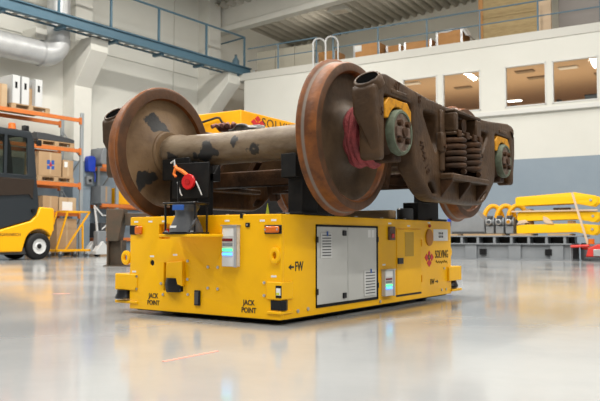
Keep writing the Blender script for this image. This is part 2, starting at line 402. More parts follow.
# office luminaires on the tan ceiling: (s, depth, lit)
LUM = ((8.45, 7.2, 2, 'brightly lit double-strip ceiling luminaire seen low in the office window'), (11.43, 2.42, 1, 'pale ceiling luminaire high in the rightmost office window'), (8.43, 2.32, 1, 'pale ceiling luminaire at right of the window above the springs'), (6.13, 2.06, 1, 'pale ceiling luminaire in the office window nearest the bogie nose'), (10.08, 2.26, 0, 'unlit dark ceiling luminaire at top of the second office window from right'), (10.21, 3.4, 0, 'unlit dark ceiling luminaire lower in the second office window from right'), (12.3, 3.9, 0, 'unlit dark ceiling luminaire at right edge of the rightmost office window'), (7.48, 3.69, 0, 'unlit dark ceiling luminaire in the window above the bogie springs'))
for s_, y_, k, lbl in LUM:
    t = thing('office_luminaire', lbl, 'ceiling lamp', RW(s_, -y_, 6.08), RZR, 'office ceiling luminaires')
    B('housing', LAMPX if k == 0 else LAMPD, t, -.3, .3, -.16, .16, 0, .04)
    if k == 2:
        B('tube', LAMPE, t, -.26, .26, -.14, -.03, -.015, .0)
        B('tube', LAMPE, t, -.26, .26, .03, .14, -.015, .0)
    elif k == 1: B('diffuser', mat('pale_lit_diffuser', (.66, .60, .50), .5, emit=(1, .92, .78), es=.12) if 'pale_lit_diffuser' not in MATS else MATS['pale_lit_diffuser'], t, -.27, .27, -.13, .13, -.012, 0)
    else: B('louvre', LAMPX, t, -.27, .27, -.13, .13, -.012, 0)
ol = bpy.data.lights.new('office_fill', 'AREA'); ol.shape = 'RECTANGLE'; ol.size = 12; ol.size_y = 3; ol.energy = 250; ol.color = (1, .88, .7)  # added fill near the office floor, shining up to brighten the tan ceiling
oo = bpy.data.objects.new('office_fill', ol); COL.objects.link(oo); oo.location = RW(9, -3, 3.7); oo.rotation_euler = (pi, 0, RZR)
# dark office furniture glimpsed at the sill
for s_, y_, wd, hh, lb in ((12.25, .45, .75, 4.78, 'dark low shelf standing behind the rightmost office window'), (11.46, .4, .12, 4.70, 'small dark box on the sill at left edge of rightmost office window'), (10.1, .4, .14, 4.66, 'small dark box on the sill below the lit office lamp')):
    t = thing('window_sill_box', lb, 'box', RW(s_, -y_, 3.6), RZR)
    B('body', GRYD, t, 0, wd, 0, .2, 0, hh - 3.6 - .02, .01)
    B('lid', CASTD, t, -.01, wd + .01, -.01, .21, hh - 3.6 - .03, hh - 3.6)
# ---- roof: trapezoidal sheet over the mezzanine, sloping up to the right, girder in front
def roofh(s): return 9.62 + .075 * (s - 1.0)
rs = MB(); pitch_ = .36; n = 56; s0 = -3.0; prof = []
for i in range(n):
    a = s0 + i * pitch_
    for ds, dz in ((0, .0), (.09, .0), (.15, .13), (.29, .13)): prof.append((a + ds, roofh(a + ds) + dz))
vs = [(s_, y_, h_) for y_ in (-.3, 6.4) for s_, h_ in prof]; nn = len(prof)
rs.add(vs, [(i, i + 1, nn + i + 1, nn + i) for i in range(nn - 1)])
rf = rs.build('ceiling', ROOFM, None, OR, RZR, ang=20); structure(rf)
md = rf.modifiers.new('sheet', 'SOLIDIFY'); md.thickness = .02
gd = MB()
def slab(x0, x1, y0, y1, b, t_): gd.add([(x0, y0, b + .075 * x0), (x1, y0, b + .075 * x1), (x1, y1, b + .075 * x1), (x0, y1, b + .075 * x0), (x0, y0, t_ + .075 * x0), (x1, y0, t_ + .075 * x1), (x1, y1, t_ + .075 * x1), (x0, y1, t_ + .075 * x0)], [(3, 2, 1, 0), (4, 5, 6, 7), (0, 1, 5, 4), (1, 2, 6, 5), (2, 3, 7, 6), (3, 0, 4, 7)])
slab(-1.6, 14, .12, .52, 8.62, 8.85); slab(-1.6, 14, .2, .44, 8.85, 10.6)
g_ = gd.build('trim_1', CONC, None, OR, RZR, bevel=.02); structure(g_)
# hall ceiling strip over the left wall corner
rs2 = MB(); prof = []
for i in range(40):
    a = -1.2 + i * .36
    for ds, dz in ((0, 0), (.09, 0), (.15, .13), (.29, .13)): prof.append((a + ds, 10.1 + dz))
vs = [(y_, s_, h_) for y_ in (-16, 1.4) for s_, h_ in [(-p + 1.7, h) for p, h in prof]]; nn = len(prof)
rs2.add(vs, [(i, i + 1, nn + i + 1, nn + i) for i in range(nn - 1)])
o = rs2.build('ceiling', ROOFM, None, OL, RZL, ang=20); structure(o)
# lamp under the mezzanine roof
t = thing('roof_lamp', 'grey box-shaped roof lamp hanging under corrugated roof above the mezzanine', 'ceiling lamp', RW(3.45, -1.6, 9.2), RZR)
MB().prism([(-.32, 0), (.32, 0), (.42, -.16), (-.42, -.16)], -.25, .25, 'y').build('housing', CONC, t, bevel=.02)
B('reflector', LAMPD, t, -.28, .28, -.2, .2, -.19, -.15, .01)
MB().cyl((0, 0, 0), (0, 0, .3), .03).build('stem', CONC, t)
for s_ in (1.5, 5.5, 9.5, 13.5):  # added fill lights without fittings, brightening the mezzanine and its roof
    pl = bpy.data.lights.new('mezzanine_fill', 'POINT'); pl.energy = 34; pl.shadow_soft_size = .3; pl.color = (1, .93, .82)
    po = bpy.data.objects.new('mezzanine_fill', pl); COL.objects.link(po); po.location = RW(s_, -3.2, 8.6)

# ------------------------------------------------------------------ gallery along the left wall
t = thing('gallery_walkway', 'blue steel gallery beam with grating deck and railing along the left wall', 'walkway', LW(0, 0), RZL)
B('beam_web', TEAL, t, -22, .95, .05, .09, 6.76, 7.04)
B('beam_flange', TEAL, t, -22, .95, -.02, .16, 6.73, 6.78, .006)
B('beam_flange', TEAL, t, -22, .95, -.02, .16, 7.02, 7.06, .006)
for k in range(40):
    a = -13.6 + k * .36
    B('deck_bar', GRATE, t, a, a + .10, .16, .42, 6.745, 6.775)
B('rear_angle', TEAL, t, -22, .95, .42, .45, 6.72, 6.78)
for k in range(9):
    a = -13.2 + k * 1.93
    B('joist', TEAL, t, a - .06, a + .06, .1, .55, 6.66, 6.745, .005)
for s_ in (-11.6, -9.65, -7.66, -5.78, -3.80, -1.53, .56):
    B('rail_post', TEAL, t, s_ - .035, s_ + .035, .0, .06, 7.04, 8.2, .006)
MB().cyl((-22, .03, 8.19), (.56, .03, 8.19), .035, seg=10).build('handrail', TEAL, t)
# end railing running into mezzanine corner
MB().cyl((.56, .03, 8.19), (.9, 2.6, 8.19), .03, seg=10).build('handrail', TEAL, t)
# ------------------------------------------------------------------ ventilation duct
t = thing('ventilation_duct', 'silver ribbed spiral duct turning up beside the concrete column', 'duct', LW(-7.0, -.9), RZL)
R_ = .36
pr = []
k = 0
m = MB(); m.lathe([(-12 + i * .12, R_ + (.012 if i % 2 else 0)) for i in range(96)], 'x', 24, (0, 0, 6.0)); m.build('horizontal_pipe', DUCT, t, ang=60)
el = MB(); el.tube([(-.6 + .55 * sin(a), 0, 6.55 - .55 * cos(a)) for a in [i * pi / 2 / 6 for i in range(7)]], R_ + .01, 24); el.build('elbow', DUCT, t, ang=40)
m = MB(); m.lathe([(6.55 + i * .12, R_ - .02 + (.01 if i % 2 else 0)) for i in range(36)], 'z', 24, (-.05, 0, 0)); m.build('vertical_pipe', DUCT, t, ang=60)
MB().lathe([(-.68, R_ + .03), (-.58, R_ + .03)], 'x', 24, (0, 0, 6.0)).build('joint_collar', DUCT, t)
B('wall_bracket', CONC, t, -.75, -.25, .1, .85, 6.42, 6.78, .01)
# ------------------------------------------------------------------ pallet builder
def pallet(label, loc, rz, L=1.2, W=.8, group='wooden pallets'):
    t = thing('wooden_pallet', label, 'pallet', loc, rz, None)
    for k in range(5):
        a = k * (W - .14) / 4
        B('deck_board', WOOD, t, 0, L, a, a + .13, .12, .145)
    for x in (0, L / 2 - .07, L - .14):
        for y in (0, W / 2 - .05, W - .1): B('block', WOOD, t, x, x + .14, y, y + .1, .02, .12)
    for y in (0, W / 2 - .05, W - .1): B('bottom_board', WOOD, t, 0, L, y, y + .1, 0, .02)
    return t
def carton(label, loc, rz, sx, sy, sz, m=CARD, mark=None, name='cardboard_box', wlabel=None):
    t = thing(name, label, 'box', loc, rz)
    B('body', m, t, 0, sx, 0, sy, 0, sz, .008)
    B('flap', m, t, .004, sx / 2 - .003, .004, sy - .004, sz, sz + .008)
    B('flap', m, t, sx / 2 + .003, sx - .004, .004, sy - .004, sz, sz + .008)
    B('tape_strip', CARD2 if m is CARD else CARD, t, sx / 2 - .03, sx / 2 + .03, -.002, .001, 0.1 * sz, sz * .99)
    if wlabel: B('label_sheet', WHT, t, *wlabel[:2], -.003, 0, *wlabel[2:])
    return t
# ------------------------------------------------------------------ racks
def rack(label, loc, s0, s1, levels, top, ups):
    t = thing('pallet_rack', label, 'storage rack', loc, RZL)
    for u in ups:
        for y in (0, .95):
            B('upright', RACKG, t, u - .05, u + .05, y, y + .07, 0, top, .006)
        n = int(top / .9)
        for k in range(n):
            a, b = (.05, .98) if k % 2 else (.98, .05)
            MB().beam((u, a, .2 + k * .9), (u, b, .2 + (k + 1) * .9), .03, .03).build('brace', RACKG, t)
        B('foot_plate', RACKG, t, u - .09, u + .09, -.03, .12, 0, .012)
    for h in levels:
        for y in (-.01, .98):
            B('beam', ORG, t, s0, s1, y, y + .05, h - .11, h, .006)
            B('beam_end_plate', ORG, t, s1 - .06, s1, y - .012, y + .06, h - .17, h + .03)
    return t
RD = -.05
rack('orange and grey pallet rack behind the forklift, loaded with boxes', LW(0, RD), -9.45, -6.80, (4.07, 3.16, 2.14, 1.28), 4.25, (-9.5, -6.76))
pallet('wooden pallet with white bins on the topmost rack beam', LW(-9.05, RD - .05, 4.08), RZL)
for i, (s_, wd, col) in enumerate(((-9.02, .24, 'leftmost'), (-8.74, .24, 'middle'), (-8.32, .24, 'rightmost'))):
    t = thing('upright_bin', col + ' of three white slotted panels standing on the top rack pallet', 'bin', LW(s_, RD - .08, 4.226), RZL)
    B('side_panel', WPLA, t, 0, wd, 0, .03, 0, .78, .012)
    B('side_panel', WPLA, t, 0, .03, 0, .7, 0, .78, .012)
    B('base', WPLA, t, 0, wd, .03, .7, 0, .02)
    B('hand_slot', PLB, t, wd * .36, wd * .64, -.004, .002, .42, .6)
carton('tan cardboard box between white panels on the top rack pallet', LW(-8.49, RD - .2, 4.226), RZL, .16, .5, .5, CARD)
carton('pale cardboard box at left end of the top rack level', LW(-9.55, RD - .1, 4.08), RZL, .4, .6, .62, CARD2)
pallet('wooden pallet under a dark slab on the second rack level', LW(-8.2, RD - .05, 3.17), RZL)
t = thing('dark_slab', 'flat dark steel slab with lifting eyes on second rack pallet', 'machine part', LW(-8.25, RD - .05, 3.316), RZL)
MB().prism([(0, 0), (1.25, 0), (1.25, .1), (1.05, .14), (.3, .2), (0, .2)], 0, .7, 'y').build('body', GRYD, t, bevel=.015)
for x in (.12, 1.0): MB().tube([(x + .04 * cos(a), .3, .19 + .05 * sin(a)) for a in [i * pi / 5 for i in range(6)]], .01).build('lifting_eye', GRYD, t)
pallet('wooden pallet under the printed carton on the third rack level', LW(-8.2, RD - .05, 2.15), RZL)
t = carton('large cardboard box printed with a blue and red square mark', LW(-8.18, RD - .04, 2.296), RZL, .74, .7, .68)
for (x0, x1, z0, z1, mm) in ((.26, .36, .2, .3, BLUET), (.40, .50, .2, .3, BLUET), (.26, .36, .34, .46, BLUET), (.40, .50, .34, .46, BLUET), (.36, .40, .27, .4, REDP), (.33, .43, .30, .34, REDP)):
    B('print_mark', mm, t, x0, x1, -.003, .0, z0, z1)
carton('small cardboard box right of the printed carton on the rack', LW(-7.38, RD - .06, 2.296), RZL, .36, .5, .5, CARD, wlabel=(.05, .16, .3, .46))
carton('brown cardboard box on the fourth rack level beside the forklift', LW(-8.02, RD - .06, 1.29), RZL, .5, .6, .44)
carton('cardboard box with a white label on the fourth rack level', LW(-7.48, RD - .06, 1.29), RZL, .58, .6, .42, CARD2, wlabel=(.1, .45, .05, .3))
pallet('wooden pallet on the floor under the bottom rack carton', LW(-8.06, RD - .02, 0), RZL)
carton('big plain cardboard box on the floor pallet below the rack beams', LW(-7.56, RD - .04, .146), RZL, .68, .7, .95)
rack('orange and grey pallet rack in the corner beyond the concrete column', LW(0, -.62), -5.55, -2.6, (2.86, 1.62, .55), 3.5, (-4.95, -2.5))
t = thing('wrapped_bundle', 'grey wrapped bundle lying on top level of the corner rack', 'bundle', LW(-5.52, -.74, 2.865), RZL)
MB().prism(rounded([(0, 0), (.48, 0), (.47, .35), (.4, .52), (.1, .55), (0, .3)], .08), 0, .7, 'y').build('body', FRG, t, bevel=.02)
B('strap', GRYD, t, .2, .25, -.004, .704, -.0, .55)
t = thing('storage_bin', 'yellow storage bin on the corner rack left of big wheel', 'bin', LW(-4.84, -.72, 1.63), RZL)
MB().prism([(0, 0), (.5, 0), (.54, .5), (-.04, .5)], 0, .5, 'y').build('body', FLY, t, bevel=.01)
B('rim', FLY, t, -.06, .56, -.02, .52, .47, .52, .006)
carton('blue-grey carton on the corner rack under the grey bundle', LW(-5.5, -.75, 1.63), RZL, .42, .5, .55, FRG)
carton('dark crate on lowest shelf of the corner rack', LW(-5.5, -.74, .56), RZL, .46, .6, .45, GRYD, name='storage_crate')
carton('brown carton on the floor below the corner rack', LW(-5.5, -.74, 0), RZL, .46, .6, .38, CARD)
# hose reel on the column
t = thing('hose_reel', 'blue hose reel mounted on the concrete column beside the rack', 'hose reel', LW(-5.74, -1.12, 2.62), RZL)
MB().prism(rounded([(-.13, 0), (.13, 0), (.15, .42), (.1, .5), (-.1, .5), (-.15, .42)], .06), -.22, -.02, 'y').build('housing', DBLUE, t, bevel=.02)
B('wall_plate', STEEL, t, -.08, .08, -.02, .0, .05, .45)
MB().tube([(.12, -.16, .02), (.16, -.18, -.1), (.15, -.18, -.3)], .018).build('hose', DBLUE, t)
t = thing('switch_box', 'grey socket box under the blue hose reel on the column', 'switch box', LW(-5.74, -1.12, 2.22), RZL)
B('body', FRG, t, -.11, .11, -.12, .0, 0, .26, .01); MB().cyl((0, -.12, .13), (0, -.15, .13), .045).build('socket', PLB, t)

# ------------------------------------------------------------------ yellow trolley, pallet truck
t = thing('frame_trolley', 'yellow tubular frame trolley on casters beside the forklift', 'trolley', LW(-8.02, .55), RZL)
zb = .22
def tb(name, pts, r, m_, par): return MB().tube(pts, r, 8).build(name, m_, par)
B('base_frame', FLY, t, 0, 1.15, 0, .06, zb - .06, zb, .006); B('base_frame', FLY, t, 0, 1.15, .5, .56, zb - .06, zb, .006)
B('base_frame', FLY, t, 0, .06, 0, .56, zb - .06, zb, .006); B('base_frame', FLY, t, 1.09, 1.15, 0, .56, zb - .06, zb, .006)
for y in (.03, .53):
    MB().beam((.02, y, zb), (.38, y, 1.3), .04, .04).build('leaning_post', FLY, t)
    MB().beam((.36, y, 1.29), (1.12, y, 1.29), .04, .04).build('top_bar', FLY, t)
    if y > .1: continue
    MB().beam((1.12, y, 1.29), (.32, y, zb), .04, .04).build('brace', FLY, t)
    MB().beam((.88, y, .95), (.9, y, zb), .04, .04).build('post', FLY, t)
for x in (.38, 1.12): MB().beam((x, .03, 1.29), (x, .53, 1.29), .04, .04).build('cross_bar', FLY, t)
for x in (.15, 1.0):
    for y in (.03, .53):
        c = MB().cyl((x, y - .02, .07), (x, y + .02, .07), .07).build('caster', GRYD, t, bevel=.008)
        MB().box(x - .03, x + .03, y - .03, y + .03, .09, .165).build('fork', STEEL, c)
t = thing('pallet_truck', 'white hand pallet truck standing left of the dark steel stand', 'pallet truck', LW(-6.62, .45), RZL)
MB().tube([(.03, .1, 1.45), (.1, .1, 1.0), (.18, .1, .3)], .035).build('tiller', WPLA, t)
MB().tube([(.0, .1, 1.5), (.2, -.05, 1.2), (.45, -.05, 1.22), (.5, .1, .95), (.3, .1, .8)], .022).build('handle_loop', WPLA, t)
B('pump_body', FRG, t, .08, .4, 0, .22, .2, .75, .03)
MB().prism([(-.05, .06), (.9, .06), (.9, .12), (.45, .2), (.2, .45), (-.05, .16)], -.1, .1, 'y').build('fork', WPLA, t, bevel=.01)
MB().prism([(-.05, .06), (.9, .06), (.9, .12), (.45, .2), (.2, .45), (-.05, .16)], .3, .5, 'y').build('fork', WPLA, t, bevel=.01)
MB().cyl((.12, .02, .09), (.12, .14, .09), .09).build('wheel', BLKR, t, bevel=.01)
# ------------------------------------------------------------------ forklift
t = thing('forklift', 'yellow and dark grey forklift with closed cab, cut by the left picture edge', 'forklift', LW(-9.40, 1.8), RZL)
arch = [(.40 * cos(a), .36 + .40 * sin(a)) for a in [radians(165 - i * 15) for i in range(10)]]
body = [(-2.3, .2), (-.46, .2)] + arch + [(.40, .70), (.43, .72), (.43, 1.24), (.40, 1.30), (.02, 1.32), (-.06, 1.12), (-.24, .96), (-1.07, .73), (-2.3, .5)]
MB().prism(body, 0, 1.15, 'y').build('body', FLY, t, bevel=.03)
B('underbody', GRYD, t, -2.2, .3, .1, 1.05, .14, .3)
low = [(-2.3, .52), (-1.07, .75), (-.24, .98), (-.07, 1.14), (.0, 1.34), (-.08, 2.05), (-2.3, 2.05)]
MB().prism(low, .03, 1.12, 'y').build('cab_door', FLG, t, bevel=.02)
MB().prism([(-2.2, 1.45), (-.3, 1.62), (-.2, 1.5), (-.16, 2.0), (-2.2, 2.0)], .0, .06, 'y').build('door_lower_window', mat('smoked_glass', (.03, .02, .014), .15), t, bevel=.008)
MB().cyl((-.18, .04, 1.22), (-.18, -.03, 1.22), .05).build('door_latch', PLB, t)
cf = [(-.08, 2.05), (-.17, 2.95), (-.26, 3.16), (-1.9, 3.24), (-2.2, 3.1), (-2.3, 2.05), (-2.1, 2.12), (-1.95, 3.0), (-.38, 2.98), (-.34, 2.12), (-2.1, 2.12), (-2.3, 2.05)]
plate('cab_frame', [rounded([(-.08, 2.03), (-.17, 2.95), (-.26, 3.17), (-1.9, 3.24), (-2.25, 3.1), (-2.3, 2.03)], .06), rounded([(-.32, 2.10), (-.36, 3.02), (-1.85, 3.06), (-2.1, 2.10)], .06)], .08, .01, FLG, t, lambda u, v, w: Vector((u, w + .07, v)))
plate('cab_frame', [rounded([(-.08, 2.03), (-.17, 2.95), (-.26, 3.17), (-1.9, 3.24), (-2.25, 3.1), (-2.3, 2.03)], .06), rounded([(-.32, 2.10), (-.36, 3.02), (-1.85, 3.06), (-2.1, 2.10)], .06)], .08, .01, FLG, t, lambda u, v, w: Vector((u, w + 1.08, v)))
B('cab_roof', FLG, t, -1.95, -.24, .05, 1.1, 3.10, 3.20, .03)
B('side_window', CABG, t, -2.0, -.36, .06, .066, 2.1, 3.05)
B('rear_pillar', FLG, t, -.97, -.9, .03, .09, 2.08, 3.05)
B('seat_back', GRYD, t, -1.1, -.9, .35, .8, 1.9, 2.75, .06)
for (x, y, nm) in ((0, -.02, 'wheel'), (0, .95, 'wheel'), (-1.55, -.02, 'wheel')):
    wh = MB().lathe([(0, .19), (-.0, .30), (.03, .335), (.20, .335), (.23, .30), (.23, .1)], 'y', 28, (x, y, .335)).build(nm, BLKR, t, ang=50)
    MB().lathe([(-.0, .03), (.0, .08), (.02, .1), (.01, .19), (-.01, .195), (.02, .2)], 'y', 24, (x, y + .01, .335)).build('rim', WPLA, wh, ang=40)
    MB().cyl((x, y - .0, .335), (x, y + .04, .335), .065, seg=12).build('hub', BLKR, wh)
bc = MB().cyl((-.62, .3, 3.2), (-.62, .3, 3.38), .1, .085, 14).build('beacon', AMB, t, bevel=.02)
B('beacon_base', PLB, bc, -.72, -.52, .2, .4, 3.19, 3.23)
B('work_lamp', PLB, t, -.34, -.2, .2, .34, 3.17, 3.36, .02)
MB().tube([(-.17, .1, 2.95), (-.05, .08, 3.0), (.02, .08, 2.98)], .02).build('mirror_arm', PLB, t)
B('mirror', PLB, t, -.1, .03, .0, .06, 2.85, 3.0, .015)
text('lettering', 'JUNGHEINRICH', .11, TXT, t, lambda x, y, z: Vector((-.86 + x, -.004 - z, .62 + y)), sx=.9)
# ------------------------------------------------------------------ dark steel stand behind the vehicle, left
t = thing('steel_stand', 'dark rusty steel stand with tapered head behind left end of the vehicle', 'stand', (-7.55, 4.55, 0), radians(30))
B('post_web', OLIVE, t, -.14, .14, -.02, .02, 0, .5); B('post_flange', OLIVE, t, -.15, -.12, -.13, .13, 0, .5); B('post_flange', OLIVE, t, .12, .15, -.13, .13, 0, .5)
MB().prism([(-.15, .48), (.08, .48), (.17, 1.02), (.17, 1.10), (-.17, 1.10), (-.17, .8)], -.14, .14, 'y').build('head', OLIVE, t, bevel=.01)
B('base_plate', OLIVE, t, -.2, .2, -.18, .18, 0, .02)
B('crossbeam', OLIVE, t, .17, 1.5, -.06, .06, .78, 1.02, .008)
B('rear_post', OLIVE, t, .3, .55, -.02, .02, .02, .8); B('base_plate', OLIVE, t, .2, .6, -.18, .18, 0, .02)
# ------------------------------------------------------------------ second tall yellow vehicle behind
c2 = Vector((-3.22, 3.10, 0))
c2 = Vector((-3.326, 3.163, 0)); RZ2 = radians(2.5)
t = thing('tall_transport_vehicle', 'tall yellow box-bodied vehicle with lettering behind the bogie axle', 'vehicle', c2, RZ2)
MB().box(-1.5, 0, 0, 2.6, 1.45, 2.41).build('body', YELD, t, bevel=.012)
B('dark_lower_body', BLK, t, -1.5, 0, 0, 2.6, .02, 1.45)  # unseen lower body coloured black to paint the gaps under the axle dark
MB().tube([(-.75, -.06, 2.24), (-.70, -.06, 2.27), (-.4, -.06, 2.32), (-.35, -.06, 2.31), (-.3, -.06, 2.24), (-.3, .0, 2.23)], .018).build('handrail', BLK, t)
for (dx, dz) in ((0, .06), (-.10, 0), (.10, 0), (0, -.03)):
    MB().prism([(.42 + dx - .075, 2.27 + dz), (.42 + dx, 2.22 + dz), (.42 + dx + .075, 2.27 + dz), (.42 + dx, 2.32 + dz)], 0, .006, 'x').build('logo_leaf', LRED, t)
text('lettering', 'SOLVING', .20, TXT, t, lambda x, y, z: Vector((.004 + z, 1.08 + x, 2.29 + y)), sx=1.25, space=1.12)

# ------------------------------------------------------------------ mezzanine: railing, ladder, stored goods
t = thing('mezzanine_railing', 'thin blue two-bar railing along the mezzanine edge', 'railing', RW(0, 0), RZR)
for s_ in (1.67, 3.98, 5.72, 7.48, 9.24, 11.02, 12.79): MB().cyl((s_, .08, 6.75), (s_, .08, 7.72), .028, seg=8).build('rail_post', RAILB, t)
for a, b in ((.3, 3.3), (3.98, 15)):
    MB().cyl((a, .08, 7.71), (b, .08, 7.71), .025, seg=8).build('rail', RAILB, t)
    MB().cyl((a, .08, 7.24), (b, .08, 7.24), .02, seg=8).build('rail', RAILB, t)
MB().cyl((3.3, .08, 6.75), (3.3, .08, 7.72), .028, seg=8).build('rail_post', RAILB, t)
t = thing('ladder', 'white ladder with hooped grab rails at the mezzanine edge', 'ladder', RW(3.6, .28), RZR)
for x in (-.22, .28):
    MB().tube([(x, 0, .05), (x, 0, 7.3)] + [(x + (.17 - .17 * cos(a)) * .9, .17 - .17 * cos(a), 7.4 + .2 * sin(a)) for a in [i * pi / 6 for i in range(7)]] + [(x + .3, .36, 6.77)], .03).build('stringer', WPLA, t)
for k in range(22): MB().cyl((-.22, 0, .35 + k * .3), (.28, 0, .35 + k * .3), .015, seg=6).build('rung', WPLA, t)
t = thing('beige_cabinets', 'long beige panel cabinets standing on the mezzanine left of the ladder', 'cabinet', RW(.42, -.5, 6.745), RZR)
B('body', BEIGE, t, 0, 2.55, .04, .6, 0, .92)
for k in range(3): B('door', BEIGE, t, .01 + k * .85, .84 + k * .85, 0, .04, .02, .90, .008)
t = thing('blue_jug', 'grey-blue plastic jug at the gallery end on the mezzanine', 'jug', RW(-.35, -.2, 7.06), RZR)
MB().lathe([(0, 0), (0, .13), (.3, .14), (.42, .06), (.5, .05), (.5, 0)], 'z', 14).build('body', RAILB, t)
MB().cyl((0, 0, .5), (0, 0, .54), .05, seg=10).build('cap', GRYD, t)
t = carton('small white box in the mezzanine corner left of beige cabinets', RW(.06, -.75, 6.745), RZR, .30, .4, .3, WPLA, name='storage_box')
def collar(label, s_, wd, hgt, d=-.55, m=PLYO, extra=None):
    t = thing('wooden_crate', label, 'crate', RW(s_, d, 6.745), RZR)
    B('panel', m, t, 0, wd, 0, .03, .02, hgt, .004); B('panel', m, t, 0, wd, .75, .78, .02, hgt, .004)
    B('panel', m, t, 0, .03, .03, .75, .02, hgt, .004); B('panel', m, t, wd - .03, wd, .03, .75, .02, hgt, .004)
    B('base', WOOD, t, 0, wd, 0, .78, 0, .05)
    B('corner_bracket', STEEL, t, -.01, .07, -.012, .0, 0, hgt + .02); B('corner_bracket', STEEL, t, wd - .07, wd + .01, -.012, 0, 0, hgt + .02)
    return t
collar('orange plywood crate half hidden by the ladder hoops', 3.05, .75, .55)
t = collar('orange plywood crate with a white sheet just right of the ladder', 4.55, 1.0, .60)
B('label_sheet', WHT, t, .05, .32, -.016, -.013, .36, .58)
collar('low orange crate with yellow corner right of the labelled crate', 5.65, .55, .50, -.9)
collar('flat low orange plywood crate in the middle of the mezzanine edge', 6.48, .98, .42)
t = collar('orange plywood crate filled with white film on the mezzanine', 7.62, .9, .60)
b_ = MB(); rr = random.Random(4); nx, ny = 12, 6; vs = []
for j in range(ny):
    for i in range(nx):
        e = min(i, nx - 1 - i, j * 2, (ny - 1 - j) * 2)
        vs.append((-.02 + i * 1.15 / (nx - 1), -.02 + j * .8 / (ny - 1), .60 + .05 * min(e, 3) + rr.uniform(-.03, .03) - (.22 if i > 9 else 0)))
b_.add(vs, [(j * nx + i, j * nx + i + 1, (j + 1) * nx + i + 1, (j + 1) * nx + i) for j in range(ny - 1) for i in range(nx - 1)])
fm = b_.build('film', FILM, t); sd = fm.modifiers.new('thick', 'SOLIDIFY'); sd.thickness = .02
t = thing('plywood_case', 'tall plywood case on the mezzanine above the rightmost windows', 'crate', RW(9.2, -.5, 6.745), RZR)
B('body', PLY, t, .02, 1.75, .03, 1.5, 0, 2.4)
B('front_sheet', PLY, t, .02, 1.75, 0, .03, .8, 2.4); B('front_sheet', PLY, t, .02, 1.75, 0, .03, .02, .79)
B('corner_batten', PLYO, t, -.12, .02, -.02, .1, 0, 2.45)
B('corner_batten', PINE, t, 1.75, 2.12, -.02, .1, 0, 2.45)
t = thing('grey_partition', 'grey sheet partition on the mezzanine right of the plywood case', 'partition', RW(11.4, -1.2, 6.745), RZR)
for k in range(4): B('sheet', mat('partition_grey', (.33, .30, .28), .6) if 'partition_grey' not in MATS else MATS['partition_grey'], t, k * 1.2, 1.19 + k * 1.2, 0, .04, .02, 2.2, .006)

# ------------------------------------------------------------------ right: steel base frame with yellow arms and motors on it
t = thing('machine_base_frame', 'long grey steel machine base with square holes on the floor at right', 'machine base', RW(9.1, 4.0), RZR)
Ln = 3.55
B('base_flange', FRG, t, 0, Ln, -.12, .9, 0, .03, .004)
B('web', FRG, t, 0, Ln, .0, .04, .03, .38); B('rear_web', FRG, t, 0, Ln, .8, .84, .03, .38)
B('top_flange', FRG, t, 0, Ln, -.1, .9, .38, .41, .004)
for k, x in enumerate((.02, .95, 2.05, 3.05, 3.5)): B('stiffener', FRG, t, x, x + (.3 if 0 < k < 4 else .03), -.06, 0, .03, .38, .004)
for x in (1.33, 2.93): B('square_hole', PLB, t, x, x + .16, -.075, .0, .12, .27)
B('upper_top_flange', FRG, t, 0, Ln + .25, -.1, .9, .57, .60, .004)
B('inner_core', PLB, t, .05, Ln, .3, .6, .41, .57)
for k in range(9): B('upper_rib', FRG, t, k * .42, k * .42 + .06, -.08, .88, .41, .57)
for k, x in enumerate((.25, .9, 1.4, 2.1, 3.0)): B('timber_packer', WOOD, t, x, x + .5, -.06, .7, .60, .645)
# stack of yellow arms
def arm(label, z, tilt, x0=2.22, L=1.9):
    t = thing('lift_arm', label, 'machine arm', RW(9.1 + x0, 3.8, z), RZR)
    p = [(0, .0), (L - .5, .03), (L - .1, -.05), (L + .02, .05), (L, .2), (L - .5, .24 + tilt), (.05, .22), (0, .2)]
    for y in (0, .5):
        plate('side_plate', [rounded(p, .03), circ(L - .13, .10, .03, 12)], .05, .004, ARMY, t, lambda u, v, w, y=y: Vector((u, w + y, v)))
    B('cross_tube', ARMY, t, .1, L - .55, .02, .48, .05, .2, .006)
    MB().cyl((L - .13, -.05, .1), (L - .13, .55, .1), .03, seg=10).build('pin', STEEL, t)
    return t
arm('lowest of three stacked yellow machine arms on the grey base', .65, 0, 2.2)
arm('middle of three stacked yellow machine arms on the grey base', .96, 0, 2.22)
arm('topmost of three stacked yellow machine arms on the grey base', 1.34, .06, 2.18)
for i, (x, z, h_) in enumerate(((11.5, .872, .088), (12.5, .872, .088), (11.5, 1.182, .08), (12.5, 1.182, .08))):
    t = thing('packing_block', ('left', 'right')[i % 2] + ' pine packing block under the ' + ('middle', 'topmost')[i // 2] + ' yellow arm', 'timber', RW(x, 3.75, z), RZR)
    B('block', PINE, t, 0, .12, 0, .4, 0, h_, .004); B('end_grain', WOOD, t, .004, .116, -.002, .0, .004, h_ - .004)
t = thing('timber_lath', 'thin timber lath sticking out between the top two yellow arms', 'timber', RW(11.2, 3.9, 1.182), RZR)
B('lath', PINE, t, 0, 2.0, 0, .12, 0, .035, .003); B('lath_end', CASTD, t, 1.0, 1.4, -.01, .1, .035, .09, .02)
t = thing('paper_scrap', 'crumpled pale paper stuck between lower yellow arms', 'paper', RW(11.95, 3.86, .892), RZR)
MB().prism([(0, .05), (.06, .0), (.25, -.02), (.2, .06), (.08, .16), (.0, .18)], 0, .1, 'y').build('sheet', PINE, t, bevel=.015)
t = thing('packing_wedge', 'pale wooden wedge at left end of the lower yellow arms', 'wedge', RW(11.3, 3.86, .872), RZR)
MB().prism([(0, .0), (.3, .05), (.22, .12), (.08, .1)], 0, .15, 'y').build('wedge', PINE, t, bevel=.008)
